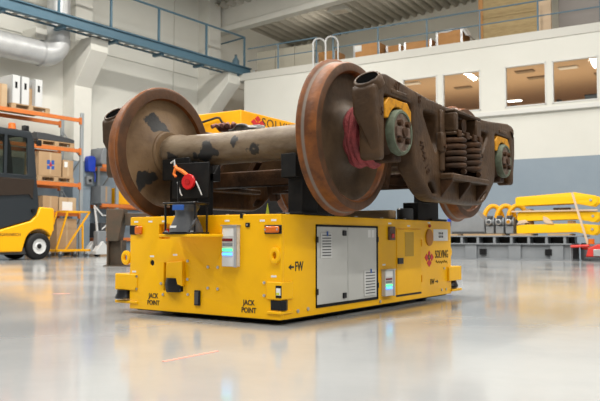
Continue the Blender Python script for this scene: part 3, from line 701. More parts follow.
# grey cabinet + motors with yellow hoses
t = thing('sloped_cover', 'grey sloped sheet cover on the machine base near the yellow hoses', 'machine cover', RW(9.55, 3.7, .646), RZR)
MB().prism([(0, 0), (.92, 0), (.88, .35), (.62, .62), (.2, .62), (0, .3)], 0, .6, 'y').build('shell', FRG, t, bevel=.015)
B('foot_strip', GRYD, t, .05, .9, -.04, .02, 0, .06)
B('blue_clip', DBLUE, t, -.08, 0.0, -.03, .05, .2, .4)
for i, x in enumerate((10.60, 10.85, 11.1)):
    lb = ('left', 'middle', 'right')[i] + ' of three grey geared motors beside the sloped cover'
    t = thing('geared_motor', lb, 'motor', RW(x, 3.75, .646), RZR)
    MB().lathe([(-.12, 0), (-.12, .09), (-.09, .125), (-.03, .125), (-.02, .10), (.07, .10), (.08, .125), (.11, .12), (.12, .05), (.12, 0)], 'x', 16, (0, .1, .3)).build('motor_case', FRG, t)
    MB().cyl((.0, -.1, .3), (.0, .05, .3), .07, .085, 14).build('gearbox', STEEL, t, bevel=.01)
    B('foot', FRG, t, -.1, .1, 0, .3, 0, .2, .02)
    B('terminal_box', GRYD, t, -.06, .06, -.02, .12, .38, .46, .01)
    MB().cyl((0, -.12, .3), (0, -.1, .3), .045, seg=12).build('shaft_end', ADY if i == 2 else GRYD, t)
for i, x in enumerate((10.42, 10.72, 11.0)):
    lb = ('left', 'middle', 'right')[i] + ' of three arched yellow hoses above the geared motors'
    t = thing('yellow_hose', lb, 'hose', RW(x - .20 + i * .03, 3.25, .646), RZR)
    MB().tube([(.26 - .22 * cos(a), .25 - .1 * cos(a), .34 + .40 * sin(a)) for a in [i2 * pi / 12 for i2 in range(13)]], .062).build('hose', FLY, t)
    MB().cyl((.48, .35, .38), (.48, .35, .0), .07, seg=10).build('end_ferrule', GRYD, t)
# red bottle jack / strap ratchet at right edge
t = thing('red_pump', 'red hydraulic hand pump on the floor at the right picture edge', 'pump', RW(12.75, 4.25), RZR)
B('base', GRYD, t, .2, .75, 0, .4, .04, .1, .01)
MB().prism([(.22, .1), (.75, .1), (.72, .32), (.5, .4), (.28, .3)], .05, .3, 'y').build('body', REDP, t, bevel=.02)
MB().tube([(-.12, .15, .34), (.3, .15, .36)], .035).build('handle', REDP, t)
MB().cyl((.34, .15, .4), (.34, .15, .52), .07, seg=12).build('cap', AMB, t)
for x in (.3, .62): MB().cyl((x, .02, .045), (x, .07, .045), .045, seg=10).build('caster', GRYD, t)
B('valve_block', STEEL, t, .4, .62, .0, .05, .12, .28, .01)
t = thing('lashing_strap', 'worn orange-brown lashing strap hanging over the yellow arms', 'strap', RW(12.62, 4.09, 0), RZR)
MB().beam((.06, 0, 1.62), (.27, -.02, .85), .012, .05, (1, 0, 0)).build('strap_band', PINE, t); MB().beam((.27, -.02, .85), (.42, -.0, .3), .012, .05, (1, 0, 0)).build('strap_band', PINE, t)
t = thing('drum', 'pale grey round drum under the end of the machine base', 'drum', RW(12.98, 3.35), RZR)
MB().lathe([(0, 0), (0, .24), (.04, .26), (.38, .26), (.42, .24), (.42, 0)], 'z', 20).build('shell', FRG, t)
MB().lathe([(.26, .262), (.3, .268), (.34, .262)], 'z', 20).build('red_band', REDP, t)
# floor tape marks
t = thing('floor_tape', 'faded red tape strip on the floor in front of the vehicle', 'tape', (1.0, -2.46, 0), 0)
MB().beam((0, -.18, .001), (.0, .18, .001), .016, .002).build('strip', TAPE, t)
t = thing('floor_tape', 'short faded red tape mark on the floor far left', 'tape', (-2.6, -.45, 0), 0)
MB().beam((-.06, -.05, .001), (.06, .05, .001), .03, .002).build('strip', TAPE, t)

# ================================================================== the bogie
patches(WHEELP, (.022, .021, .02), [((.03, .12, .22), .068), ((.03, .03, .19), .042), ((.03, .19, .25), .035), ((.03, .23, -.245), .062), ((.03, .165, -.225), .06), ((.03, .11, -.20), .045)], 9, .05)
AZ = 1.196; WB = 1.003; G = .77
bog = thing('railway_bogie', 'rusty brown railway bogie with big wheels and coil springs on the yellow vehicle', 'bogie', (.049, .088, 0), .013)
rim_p = [(0, .425), (0, .488), (.004, .503), (.012, .512), (.022, .513), (.031, .506), (.038, .493), (.050, .4865), (.085, .4845), (.118, .482), (.134, .474), (.138, .466), (.138, .425), (.128, .415), (.10, .410), (.03, .412)]
web_p = [(.020, .42), (.040, .398), (.046, .34), (.030, .26), (.004, .20), (-.012, .175), (.02, .14), (.10, .14), (.122, .175), (.092, .205), (.075, .26), (.078, .34), (.085, .395), (.105, .42)]
hub_p = [(-.03, .118), (-.03, .160), (-.022, .172), (-.005, .178), (.11, .178), (.16, .165), (.172, .155), (.172, .118)]
def rim_mesh():
    mb = MB().lathe(rim_p, 'x', 72, close=True); me = mb.mesh('wheel_rim', TREAD, ang=32); me.materials.append(RIMF)
    for p in me.polygons:
        c = p.center; r_ = sqrt(c.y ** 2 + c.z ** 2)
        if abs(p.normal.x) > .8 and not (c.x > .004 and r_ > .47) or r_ < .41: p.material_index = 1
    return me
def wheel_mesh():
    return (rim_mesh(), MB().lathe(web_p, 'x', 64, close=True), MB().lathe(hub_p, 'x', 40, close=True))
rimM, webB, hubB = wheel_mesh()
axp = [(-1.2, .0), (-1.2, .062), (-1.0, .065), (-.98, .085), (-.90, .088), (-.88, .116), (-.72, .118), (-.70, .135), (-.62, .136), (-.56, .122), (-.2, .118), (0, .117), (.2, .118), (.56, .122), (.62, .136), (.70, .135), (.72, .118), (.88, .116), (.90, .088), (.98, .085), (1.0, .065), (1.2, .062), (1.2, 0)]
for iy, yy in enumerate((-WB, WB)):
    ax = MB().lathe(axp, 'x', 40).build('axle', AXLE, bog, (0, yy, AZ), ang=30)
    for sgn in (1, -1):
        wm = (WHEELO if sgn > 0 else (WHEELP if iy == 0 else WHEELI))
        wo = bpy.data.objects.new('wheel', rimM); COL.objects.link(wo); wo.parent = bog; wo.location = (sgn * G, yy, AZ); wo.rotation_euler = (0, 0, 0 if sgn > 0 else pi)
        webB.build('wheel_web', wm, wo, ang=50); hubB.build('wheel_hub', wm, wo, ang=30)
# axle boxes, caps, adapters
def axle_box(sgn, yy):
    X = lambda v: v * sgn
    bx = MB().lathe([(X(.985), .09), (X(.985), .145), (X(1.0), .155), (X(1.17), .155), (X(1.19), .145), (X(1.19), .08)], 'x', 32).build('axle_box', CASTD, bog, (0, yy, AZ), ang=40)
    MB().lathe([(X(1.185), .10), (X(1.185), .141), (X(1.195), .144), (X(1.230), .143), (X(1.242), .135), (X(1.242), .122), (X(1.232), .118)], 'x', 36).build('cap_ring', CAPG, bx, ang=45)
    MB().lathe([(X(1.19), .0), (X(1.236), .0), (X(1.240), .05), (X(1.234), .09), (X(1.234), .12), (X(1.2), .12)], 'x', 32).build('cap_face', CAPR, bx, ang=45)
    for k in range(4):
        a = pi / 4 + k * pi / 2
        MB().cyl((X(1.232), .075 * cos(a), .075 * sin(a)), (X(1.262), .075 * cos(a), .075 * sin(a)), .020, seg=6).build('bolt', CASTD, bx)
    MB().prism([(-.09, -.03), (.09, -.03), (.09, .03), (-.09, .03)], X(1.236), X(1.250), 'x').build('locking_plate', CAPR, bx, bevel=.004)
    MB().cyl((X(1.235), 0, 0), (X(1.262), 0, 0), .038, .030, 14).build('centre_boss', CASTD, bx)
    MB().box(min(X(1.0), X(1.2)), max(X(1.0), X(1.2)), -.06, .06, -.18, -.13).build('box_lug', CASTD, bx, bevel=.01)
    ad = [(.185, .075), (.185, .155), (.13, .205), (-.13, .205), (-.185, .155), (-.185, .075)] + [(-.158 * cos(a), .158 * sin(a)) for a in [radians(28 + i * 12.4) for i in range(11)]]
    MB().prism(ad, X(1.045), X(1.212), 'x').build('adapter', ADY, bog, (0, yy, AZ), bevel=.006)
for yy in (-WB, WB):
    for sgn in (1, -1): axle_box(sgn, yy)
# side frames
half = [(0, .285), (-.26, .285), (-.60, .295, .1), (-.95, .325, .1), (-1.18, .345, .08), (-1.25, .325, .06), (-1.285, .12, .06), (-1.285, -.15, .03), (-1.27, -.19, .03), (-1.22, -.19, .03), (-1.20, -.10, .02), (-1.20, .215, .03), (-.80, .215, .03), (-.80, -.10, .03), (-.775, -.20, .04), (-.56, -.36, .06), (-.44, -.40, .06), (0, -.40)]
outer = rounded(half[1:-1] + [(-p[0],) + tuple(p[1:]) for p in reversed(half[1:-1])], .04)
tri = [(-.655, .195, .06), (-.40, .195, .04), (-.385, .0, .05), (-.43, -.075, .03)]
tri2 = [(-p[0],) + tuple(p[1:]) for p in reversed(tri)]
sprw = [(-.29, .215, .03), (.29, .215, .03), (.30, -.20, .02), (-.30, -.20, .02)]
low1 = [(-.57, -.29, .02), (-.49, -.35, .02), (-.42, -.35, .02), (-.49, -.27, .03)]
low2 = [(-p[0],) + tuple(p[1:]) for p in reversed(low1)]
X0, X1 = 1.08, 1.215
for sgn in (1, -1):
    cx = sgn * (X0 + X1) / 2
    sf = plate('side_frame', [outer, rounded(tri, .05), rounded(tri2, .05), rounded(sprw, .03), rounded(low1, .03), rounded(low2, .03)], X1 - X0, .022, CAST, bog, lambda u, v, w: Vector((w, u, v)), (cx + (.06 if sgn < 0 else 0), 0, AZ))
    S_ = lambda a, b: (min(sgn * a, sgn * b) - cx, max(sgn * a, sgn * b) - cx)
    # rolled nose ends: short barrels, hole darkness painted on by a black disc
    for e in (-1, 1):
        nx0, nx1 = sorted((sgn * 1.055 - cx, sgn * 1.213 - cx)); nm = (nx0 + nx1) / 2; ti = .62
        brl = MB().lathe([(-.06, .092), (-.02, .090), (.004, .084), (.010, .077), (.008, .070), (-.02, .066), (-.03, 0)], 'z', 28).build('nose_ring', CAST, sf, (nm + sgn * .002, e * 1.272, .300), ang=60)
        brl.rotation_euler = ((.70 if e < 0 else -.70), 0, 0)
        MB().cyl((0, 0, -.05), (0, 0, .003), .0715, seg=24).build('nose_hole_disc', HOLE_DARK, brl)
        o_ = sgn * 1.213 - cx; q_ = sgn * 1.055 - cx; r_ = sgn * 1.165 - cx
        if sgn < 0: o_, q_, r_ = q_, o_, sgn * 1.10 - cx
        y0, y1 = sorted((e * 1.205, e * 1.335)); ya, yb = (y0, y1)
        lg = MB(); vs = []
        for (zi, zo, xi, yo) in ((.342, .245, q_, 1.335), (.10, .08, q_ + (r_ - q_) * .10, 1.335), (-.06, -.06, q_ + (r_ - q_) * .65, 1.30), (-.19, -.18, r_, 1.275)):
            vs += [(xi, e * 1.19, zi), (o_, e * 1.19, zi), (o_, e * yo, zo), (xi, e * yo, zo)]
        fs = [(0, 1, 2, 3), (15, 14, 13, 12)] + [(4 * k + i, 4 * k + (i + 1) % 4, 4 * k + 4 + (i + 1) % 4, 4 * k + 4 + i) for k in range(3) for i in range(4)]
        lg.add(vs, fs); lg.build('pedestal_leg', CAST, sf, bevel=.036, seg=4)
        # raised rib above the adapter
        x0, x1 = S_(1.2, 1.222); MB().box(x0, x1, e * WB - .11, e * WB + .11, .232, .262).build('rib', CAST, sf, bevel=.008)
        # ribs around the triangular opening
        x0, x1 = S_(1.2, 1.235)
        MB().box(x0, x1, min(e * .315, e * .38), max(e * .315, e * .38), -.19, .24).build('column_guide', CAST, sf, bevel=.012)
        MB().box(x0, S_(1.2, 1.25)[1] if sgn > 0 else x1, min(e * .33, e * .40), max(e * .33, e * .40), -.06, .08).build('guide_lug', CAST, sf, bevel=.012)
        MB().cyl((S_(1.24, 1.262)[0], e * .365, -.02), (S_(1.24, 1.262)[1], e * .365, -.02), .016, seg=6).build('rivet', CASTD, sf)
    # spring basket
    x0, x1 = S_(.95, 1.31)
    MB().box(x0, x1, -.37, .37, -.25, -.205).build('spring_seat', CAST, sf, bevel=.012)
    for y in (-.36, -.02, .335):
        c_ = sgn * 1.2 - cx; d_ = sgn * 1.30 - cx
        MB().prism([(c_, -.245), (d_, -.245), (d_, -.27), (c_, -.39)], y, y + .025, 'y').build('seat_gusset', CASTD, sf, bevel=.004)
    # coil springs
    for ix, xx in enumerate((1.03, 1.215)):
        for y in (-.155, .155):
            n = 120; tn = 5.2
            MB().tube([(.085 * cos(2 * pi * tn * i / n), .115 * sin(2 * pi * tn * i / n), -.182 + .235 * i / n) for i in range(n + 1)], .0195, 8).build('coil_spring', CASTD, bog, (sgn * xx, y, AZ), ang=70)
    # bolster end in the window
    bx0, bx1 = sorted((sgn * .85, sgn * 1.29))
    be = MB().box(bx0, bx1, -.265, .265, .075, .10).box(bx0, bx1, -.265, .265, .235, .26).box(bx0, bx1, -.265, -.20, .1, .235).box(bx0, bx1, .16, .265, .1, .235).box(min(sgn * .85, sgn * 1.2), max(sgn * .85, sgn * 1.2), -.2, .16, .1, .235).build('bolster_end', CAST, bog, (0, 0, AZ), bevel=.012)
    for y in (-.2, -.05, .1, .22):
        MB().box(min(sgn * 1.285, sgn * 1.305), max(sgn * 1.285, sgn * 1.305), y - .03, y + .03, .06, .11).build('end_lug', CASTD, be, bevel=.006)
    MB().cyl((sgn * 1.17, -.02, .165), (sgn * 1.26, -.02, .165), .05, seg=14).build('end_pin', CASTD, be)
# casting marks on the right frame
mk = lambda y0, z0, rot: (lambda x, y, z: Vector((1.2155 + z, y0 + x * cos(rot) - y * sin(rot), AZ + z0 + x * sin(rot) + y * cos(rot))))
text('casting_mark', '47', .085, CASTD, bog, mk(-1.03, .285, -.05), .004)
text('casting_mark', '5', .07, CASTD, bog, mk(-1.235, .10, 0), .004)
text('casting_mark', '8', .08, CASTD, bog, mk(-.70, .255, 0), .004)
text('casting_mark', '4944 18', .075, CASTD, bog, mk(-.63, -.12, -1.05), .004)
# bolster beam, brake gear
MB().prism([(-.24, .26), (.24, .26), (.26, .1), (.2, -.12), (-.2, -.12), (-.26, .1)], -.95, .95, 'x').build('bolster', CAST, bog, (0, 0, AZ), bevel=.02)
MB().lathe([(.26, 0), (.26, .19), (.30, .19), (.30, .16), (.27, .15), (.27, 0)], 'z', 28).build('centre_plate', CASTD, bog, (0, 0, AZ))
for e in (-1, 1):
    y = e * .43
    bb = MB().beam((-.78, y, -.18), (.78, y, -.18), .10, .13).build('brake_beam', CASTD, bog, (0, 0, AZ), bevel=.012)
    MB().beam((-.74, y, -.20), (0, y - e * .36, -.16), .05, .06).build('brake_truss', CASTD, bb); MB().beam((.74, y, -.20), (0, y - e * .36, -.16), .05, .06).build('brake_truss', CASTD, bb)
    for sx in (-1, 1):
        arc = [(e * (WB - .53 * cos(a)), .53 * sin(a) - .05) for a in [radians(-26 + 8 * i) for i in range(6)]]
        arc2 = [(e * (WB - .59 * cos(a)), .59 * sin(a) - .05) for a in [radians(14 - 8 * i) for i in range(6)]]
        MB().prism(arc + arc2, sx * .775, sx * .87, 'x').build('brake_shoe', CASTD, bb, bevel=.006)
        MB().beam((sx * .72, y + e * .02, -.1), (sx * .70, e * .26, .14), .05, .03).build('brake_hanger', CASTD, bb)
    MB().beam((.12, e * .1, -.22), (-.02, e * .50, .06), .03, .09).build('brake_lever', CASTD, bog, (0, 0, AZ), bevel=.006)
MB().beam((-.3, -.45, -.02), (-.55, -.3, -.2), .05, .08).build('brake_rod', CASTD, bog, (0, 0, AZ), bevel=.006)
MB().tube([(-.55, -.60, .06), (-.52, -.62, .0), (-.46, -.6, -.02), (.5, -.58, -.03)], .016).build('brake_pipe', CASTD, bog, (0, 0, AZ))
# blue chalk mark on bolster
B('chalk_mark', BLUET, bog, .18, .195, -.2455, -.235, AZ + .02, AZ + .12)
# red sling round the near right axle
def sling(loc, rad, label):
    t = thing('round_sling', label, 'sling', loc, .013)
    rr = random.Random(3)
    for k in range(4):
        ph = rr.uniform(0, 6); pts = []
        for i in range(44):
            a = 2 * pi * i / 44
            r_ = rad + .006 * sin(3 * a + ph) + .004 * sin(5 * a + 2 * ph) + rr.uniform(-.002, .002) + (-.02, 0.0, .004, -.008)[k]
            pts.append((-.07 + k * .040 + .008 * sin(2 * a + ph), r_ * cos(a), r_ * sin(a) - .012 * max(0, -sin(a))))
        MB().tube(pts, [.026 + .006 * sin(7 * 2 * pi * i / 44 + ph) for i in range(44)], 8, True).build('sling_strand', SLING, t)
sling((.049 + 1.0 + .012, .088 - WB, AZ), .175, 'dusty red fabric sling wrapped round the near right axle end')
# rags and gloves lying on the bogie behind the front axle
t = thing('crumpled_rag', 'crumpled grey rag lying behind the axle near the red emblem', 'rag', (-.66, -.26, 1.460), .1)
rr = random.Random(11); b_ = MB(); nx, ny = 16, 8; vs = []
for j in range(ny):
    for i in range(nx):
        vs.append((i * .30 / (nx - 1), j * .2 / (ny - 1) + .02 * sin(i * .9), -.003 + .045 * abs(sin(i * .22)) * abs(sin(j * .7 + i * .25)) + rr.uniform(0, .008)))
b_.add(vs, [(j * nx + i, j * nx + i + 1, (j + 1) * nx + i + 1, (j + 1) * nx + i) for j in range(ny - 1) for i in range(nx - 1)])
o = b_.build('cloth', RAG, t, ang=60); md = o.modifiers.new('t', 'SOLIDIFY'); md.thickness = .012
B('cloth_fold', RAG, t, .05, .3, .03, .12, -.01, .03, .012)
t = thing('work_glove', 'pinkish brown work glove lying behind the axle beside the grey rag', 'glove', (-.79, -.22, 1.462), .1)
for k, (x, y, l, a) in enumerate(((0, 0, .13, .2), (.035, .01, .15, .05), (.07, .0, .15, -.1), (.105, -.01, .12, -.25), (.15, -.02, .08, -.8))):
    MB().tube([(x, y, .02), (x + l * .4 * sin(-a), y - l * .3, .05), (x + l * sin(-a), y - l * .6, .03)], .018, 8).build('finger', RAGR, t)
MB().prism(rounded([(-.03, 0), (.16, 0), (.17, .14), (-.03, .16)], .04), -.0, .055, 'z').build('palm', RAGR, t, bevel=.015)

# ================================================================== yellow transport vehicle
agv = thing('transport_vehicle', 'low yellow battery transport vehicle carrying the railway bogie', 'vehicle')
W, L, ZB, ZT = .675, 1.3225, .035, .69
PT = .035
FRp = lambda u, v, w: Vector((u, -L + PT / 2 + w, v))      # front plate: u = x, v = z
SDp = lambda u, v, w: Vector((W - PT / 2 + w, u, v))       # side plate: u = y, v = z
rect = lambda a, b, c, d: [(a, c), (b, c), (b, d), (a, d)]
plate('front_plate', [rounded(rect(-W, W, ZB, ZT), .008), rounded(rect(-.385, -.277, .534, .639), .012), rounded(rect(-.335, -.150, .176, .372), .006), circ(-.45, .366, .021, 16)], PT, .003, YEL, agv, FRp)
DY0, DY1, DZ0, DZ1 = -.932, -.082, .080, .630
plate('side_plate', [rounded(rect(-L + PT, L, ZB, ZT), .008), rect(DY0, DY1, DZ0, DZ1)], PT, .003, YEL, agv, SDp)
B('left_plate', YEL, agv, -W, -W + PT, -L + PT, L, ZB, ZT, .003)
B('rear_plate', YEL, agv, -W + PT, W - PT, L - PT, L, ZB, ZT, .003)
B('core', YELD, agv, -W + PT, W - PT, -L + PT, L - PT, ZB + .02, ZT - .03)
B('deck', BLK, agv, -W + .03, W - .03, -L + .09, L - .03, ZT - .03, ZT + .004, .002)
B('front_deck_strip', YEL, agv, -W + .01, W - .12, -L + .01, -L + .09, ZT - .02, ZT + .002)
B('underframe', BLK, agv, -W + .03, W - .03, -L + .05, L - .05, ZB - .012, ZB + .03)
for (x, y) in ((-.5, -1.0), (.5, -1.0), (-.5, 1.0), (.55, .95)):
    wv = MB().cyl((x - .04, y, .034), (x + .04, y, .034), .034, seg=18).build('drive_wheel', BLKR, agv, bevel=.004)
for (y) in (-1.17, -1.05, -.9, -.75, -.3, .1, .5, .9, 1.2):
    MB().cyl((W - .06, y, ZT), (W - .06, y, ZT + .012), .014, seg=6).build('deck_bolt', STEEL, agv)
for x in (-.55, -.40, -.28, .2, .34): MB().cyl((x, -L + .05, ZT), (x, -L + .05, ZT + .008), .012, seg=6).build('deck_bolt', STEEL, agv)
# supports carrying the bogie
def support(x0, x1, y, ztop):
    p = MB().box(x0, x1, y - .09, y + .09, ZT, ztop - .02).build('support_post', BLK, agv, bevel=.006)
    MB().prism([(y - .17, ztop), (y - .10, ztop - .10), (y + .10, ztop - .10), (y + .17, ztop), (y + .17, ztop - .16), (y - .17, ztop - .16)], x0, x1, 'x').build('cradle', BLK, p, bevel=.004)
    MB().box(x0 - .05, x1 + .05, y - .16, y + .16, ZT + .003, ZT + .02).build('foot_plate', BLK, p, bevel=.003)
support(-.60, -.32, -.915, 1.13); support(.50, .62, -.915, 1.10); support(-.62, -.46, 1.09, 1.13); support(.46, .62, 1.09, 1.13)
B('side_support', BLK, agv, .50, .645, .70, .96, ZT, .845, .006)
MB().lathe([(.0, .0), (.0, .07), (.09, .07), (.10, .06), (.10, 0)], 'z', 20).build('lifting_pad', GRYD, agv, (.58, .58, ZT))
B('cross_timber', WOOD, agv, .1, .62, .22, .34, ZT + .005, ZT + .075, .006)
MB().lathe([(0, 0), (0, .09), (.16, .085), (.19, .06), (.19, 0)], 'z', 20).build('lifting_pad', FRG, agv, (.07, -.25, ZT))
MB().prism([(.175, ZT), (.215, ZT), (.195, ZT + .10)], -.83, -.826, 'y').build('hanging_tag', YG, agv)
# --- doors on the right side
fr = MB()
fr.box(W - .02, W + .006, DY0, DY1, DZ1 - .013, DZ1).box(W - .02, W + .006, DY0, DY1, DZ0, DZ0 + .018).box(W - .02, W + .006, DY1 - .022, DY1, DZ0, DZ1).box(W - .02, W + .006, DY0, DY0 + .006, DZ0, DZ1)
fr.build('door_frame', BLK, agv)
def louvre(par, y0, y1, z0, z1, xf):
    f_ = MB().box(xf, xf + .006, y0, y1, z0, z1).build('vent_panel', PANW, par, bevel=.002)
    n = 8; m_ = MB()
    for k in range(n):
        z = z0 + .02 + k * (z1 - z0 - .035) / (n - 1)
        MB().box(xf + .005, xf + .0075, y0 + .02, y1 - .014, z - .0035, z + .0035).build('vent_slot', GRYD, f_)
    B('vent_badge', BLUET, f_, xf + .006, xf + .008, y0 + (y1 - y0) * .52, y0 + (y1 - y0) * .64, z1 - .02, z1 + .012)
MIDY = -.525
d1 = B('cabinet_door', DOORW, agv, W - .02, W + .004, DY0 + .006, MIDY - .002, DZ0 + .018, DZ1 - .013, .003)
d2 = B('cabinet_door', DOORW, agv, W - .02, W + .004, MIDY + .002, DY1 - .022, DZ0 + .018, DZ1 - .013, .003)
louvre(d1, -.887, -.744, .404, .574, W + .004); louvre(d2, -.302, -.128, .116, .300, W + .004)
for z in (.575, .140): MB().box(W + .004, W + .014, -.600, -.556, z - .019, z + .019).build('latch', PLB, d1, bevel=.003)
for dd, y in ((d1, DY0 + .004), (d2, DY1 - .012)):
    for z in (.53, .185): MB().box(W + .003, W + .013, y - .010, y + .012, z - .02, z + .02).build('hinge', PLB, dd, bevel=.002)
B('sticker', WHT, d2, W + .0042, W + .005, -.235, -.195, .545, .60); B('sticker', WHT, d2, W + .0042, W + .005, -.18, -.14, .545, .60)
# --- access panel
pn = B('access_panel', YEL, agv, W, W + .006, .228, .676, .090, .612, .003)
B('panel_gap', TXT, pn, W + .0002, W + .0012, .220, .684, .074, .0895)
B('panel_gap', YELD, pn, W + .0002, W + .001, .220, .684, .612, .620)
B('vent_mesh', mat('mesh_yellow', (.52, .30, .004), .5) if 'mesh_yellow' not in MATS else MATS['mesh_yellow'], pn, W + .006, W + .0075, .368, .530, .392, .589)
B('latch', PLB, pn, W + .006, W + .016, .235, .327, .334, .382, .003)
for z in (.2, .5): B('hinge', YELD, pn, W + .002, W + .012, .672, .690, z - .03, z + .03, .002)
# --- marker boxes and control boxes
rb = B('marker_box', CAPR, agv, W, W + .02, .085, .18, .525, .63, .004); B('red_button', REDL, rb, W + .02, W + .026, .11, .155, .54, .575, .003)
def control(par_name, P, wd, hh, dp, extra=1):
    """box standing proud of a plate; P(u,v,n) maps to vehicle space"""
    def bx(nm, m_, u0, u1, v0, v1, n0, n1, par, bev=0):
        a, b = P(u0, v0, n0), P(u1, v1, n1)
        return MB().box(min(a.x, b.x), max(a.x, b.x), min(a.y, b.y), max(a.y, b.y), min(a.z, b.z), max(a.z, b.z)).build(nm, m_, par, bevel=bev)
    c = bx(par_name, PANW, 0, wd, 0, hh, 0, dp, agv, .003)
    bx('hood', STEEL, -.004, wd + .006, hh, hh + .006, 0, dp + .012, c)
    bx('side_cheek', STEEL, wd * .82, wd, -.003, hh, dp, dp + .006, c)
    bx('key_sheet', WHT, wd * .06, wd * .76, hh * .74, hh * .95, dp, dp + .002, c)
    bx('display', REDD, wd * .04, wd * .70, hh * .62, hh * .69, dp, dp + .004, c)
    bx('label_row', FRG, wd * .04, wd * .70, hh * .50, hh * .58, dp, dp + .002, c)
    bx('green_light', LEDG, wd * .06, wd * .68, hh * .385, hh * .44, dp, dp + .006, c)
    bx('blue_light', LEDB, wd * .06, wd * .68, hh * .275, hh * .335, dp, dp + .006, c)
control('control_box', lambda u, v, n: Vector((.222 + u, -L - n, .357 + v)), .128, .262, .03)
control('control_box', lambda u, v, n: Vector((W + n, -.022 + u, .097 + v)), .150, .198, .035)
# --- lamps
def lamp_front(x0, x1, z0, z1):
    o = MB().box(x0, x1, -L - .010, -L, z0, z1).build('lamp_bezel', PLB, agv, bevel=.004)
    MB().box(x0 + .012, x1 - .012, -L - .026, -L - .008, z0 + .008, z1 - .008).build('amber_lens', AMB, o, bevel=.008)
    for x in (x0 + .02, x1 - .02): MB().cyl((x, -L - .026, (z0 + z1) / 2), (x, -L - .029, (z0 + z1) / 2), .006, seg=8).build('screw', STEEL, o)
lamp_front(.552, .684, .566, .622)
o = B('lamp_block', PLB, agv, -W - .004, -.600, -L - .006, -L + .02, .565, .632, .004)
MB().box(-.615, -.548, -L - .02, -L + .002, .566, .626).build('amber_lens', AMB, o, bevel=.01)
o = B('lamp_block', PLB, agv, -W - .05, -W, -L + .06, -L + .16, .46, .52, .006); MB().box(-W - .062, -W - .05, -L + .07, -L + .15, .468, .512).build('amber_lens', AMB, o, bevel=.004)
rf_ = MB().cyl((W, .848, .545), (W + .008, .848, .545), .073, seg=28).build('round_reflector', REFO, agv, bevel=.002)
MB().cyl((W + .008, .848, .545), (W + .010, .848, .545), .06, seg=28).build('reflector_lens', REFO, rf_)
MB().cyl((W, .848, .645), (W + .014, .848, .645), .014, seg=12).build('indicator', REDL, agv)
MB().cyl((-.45, -L + PT, .366), (-.45, -L + .008, .366), .0208, seg=16).build('hole_dark_disc', PLB, agv)  # black disc set in the bore paints the hole's inner dark
MB().cyl((-.385 + .054, -L + PT, .585), (-.385 + .054, -L + PT - .022, .585), .022, seg=16).build('stop_button', REDL, agv, bevel=.003)
B('square_button', PLB, agv, .398, .430, -L - .008, -L, .610, .638, .002)
MB().cyl((.414, -L - .008, .624), (.414, -L - .012, .624), .006, seg=8).build('button_centre', STEEL, agv)
B('edge_clip', PLB, agv, .352, .372, -L - .006, -L + .01, .668, .694)
# --- lifting eyes
def lug(P, name='lifting_eye'):
    plate(name, [circ(0, 0, .052, 24), circ(.0, 0, .022, 16)], .025, .006, YEL, agv, P)
lug(lambda u, v, w: Vector((-W - .045 + u * .85, -L + .005 + w, .398 + v)))
lug(lambda u, v, w: Vector((.640 + u * .7, -L - .012 + w, .432 + v)))
lug(lambda u, v, w: Vector((W - .03 + w, L + .018 + u, .412 + v)))
# --- front recess with sensor
sb = MB().lathe([(-.05, 0), (-.05, .075), (.0, .085), (.045, .075), (.05, 0)], 'z', 20, (-.235, -L + .03, .222)).build('recess_sensor', PLB, agv)
MB().box(-.30, -.165, -L - .012, -L + .02, .176, .20).build('sensor_foot', GRYD, sb, bevel=.004)
MB().prism([(-.285, .250), (-.132, .215), (-.132, .385), (-.285, .372)], -L - .028, -L + .002, 'y').build('sensor_cover', YEL, agv, bevel=.004)
o = B('slot_grip', PLB, agv, -.038, .014, -L - .012, -L, .090, .192, .005); B('grip_face', GRYD, o, -.03, .004, -L - .016, -L - .012, .1, .182, .003)
# --- protruding scanner boxes
o = B('scanner_hood', YEL, agv, -.825, -.592, -L - .008, -L + .16, .165, .283, .006)
MB().lathe([(.103, .0), (.103, .068), (.11, .072), (.14, .058), (.165, .055), (.165, 0)], 'z', 24, (-.748, -L + .02, 0)).build('laser_scanner', PLB, agv)
B('scanner_shelf', YEL, agv, -.822, -.592, -L - .008, -L + .16, .070, .090, .004)
MB().box(.570, W + .012, -L - .012, -L + .115, .160, .270).build('scanner_hood', YEL, agv, bevel=.005)
MB().prism([(.598, -L - .005), (W + .003, -L - .005), (W + .022, -L + .028), (W + .004, -L + .070), (.62, -L + .05)], .094, .156, 'z').build('laser_scanner', PLB, agv, bevel=.004)
o = B('label_window', PLB, agv, .645, W + .0125, -L - .0145, -L - .01, .172, .248); B('window_label', WHT, o, .650, W + .008, -L - .016, -L - .0145, .188, .232)
B('window_label', YG, o, .650, .675, -L - .0168, -L - .016, .19, .205)
B('scanner_shelf', YEL, agv, .575, W + .010, -L - .010, -L + .115, .070, .088, .004)
B('scanner_hood', YEL, agv, .40, W + .02, L - .09, L + .20, .150, .280, .006)
MB().lathe([(.080, .0), (.080, .09), (.10, .095), (.15, .075), (.152, 0)], 'z', 24, (.595, L + .11, 0)).build('laser_scanner', PLB, agv)
B('scanner_shelf', YEL, agv, .42, W + .015, L - .01, L + .22, .052, .072, .004)
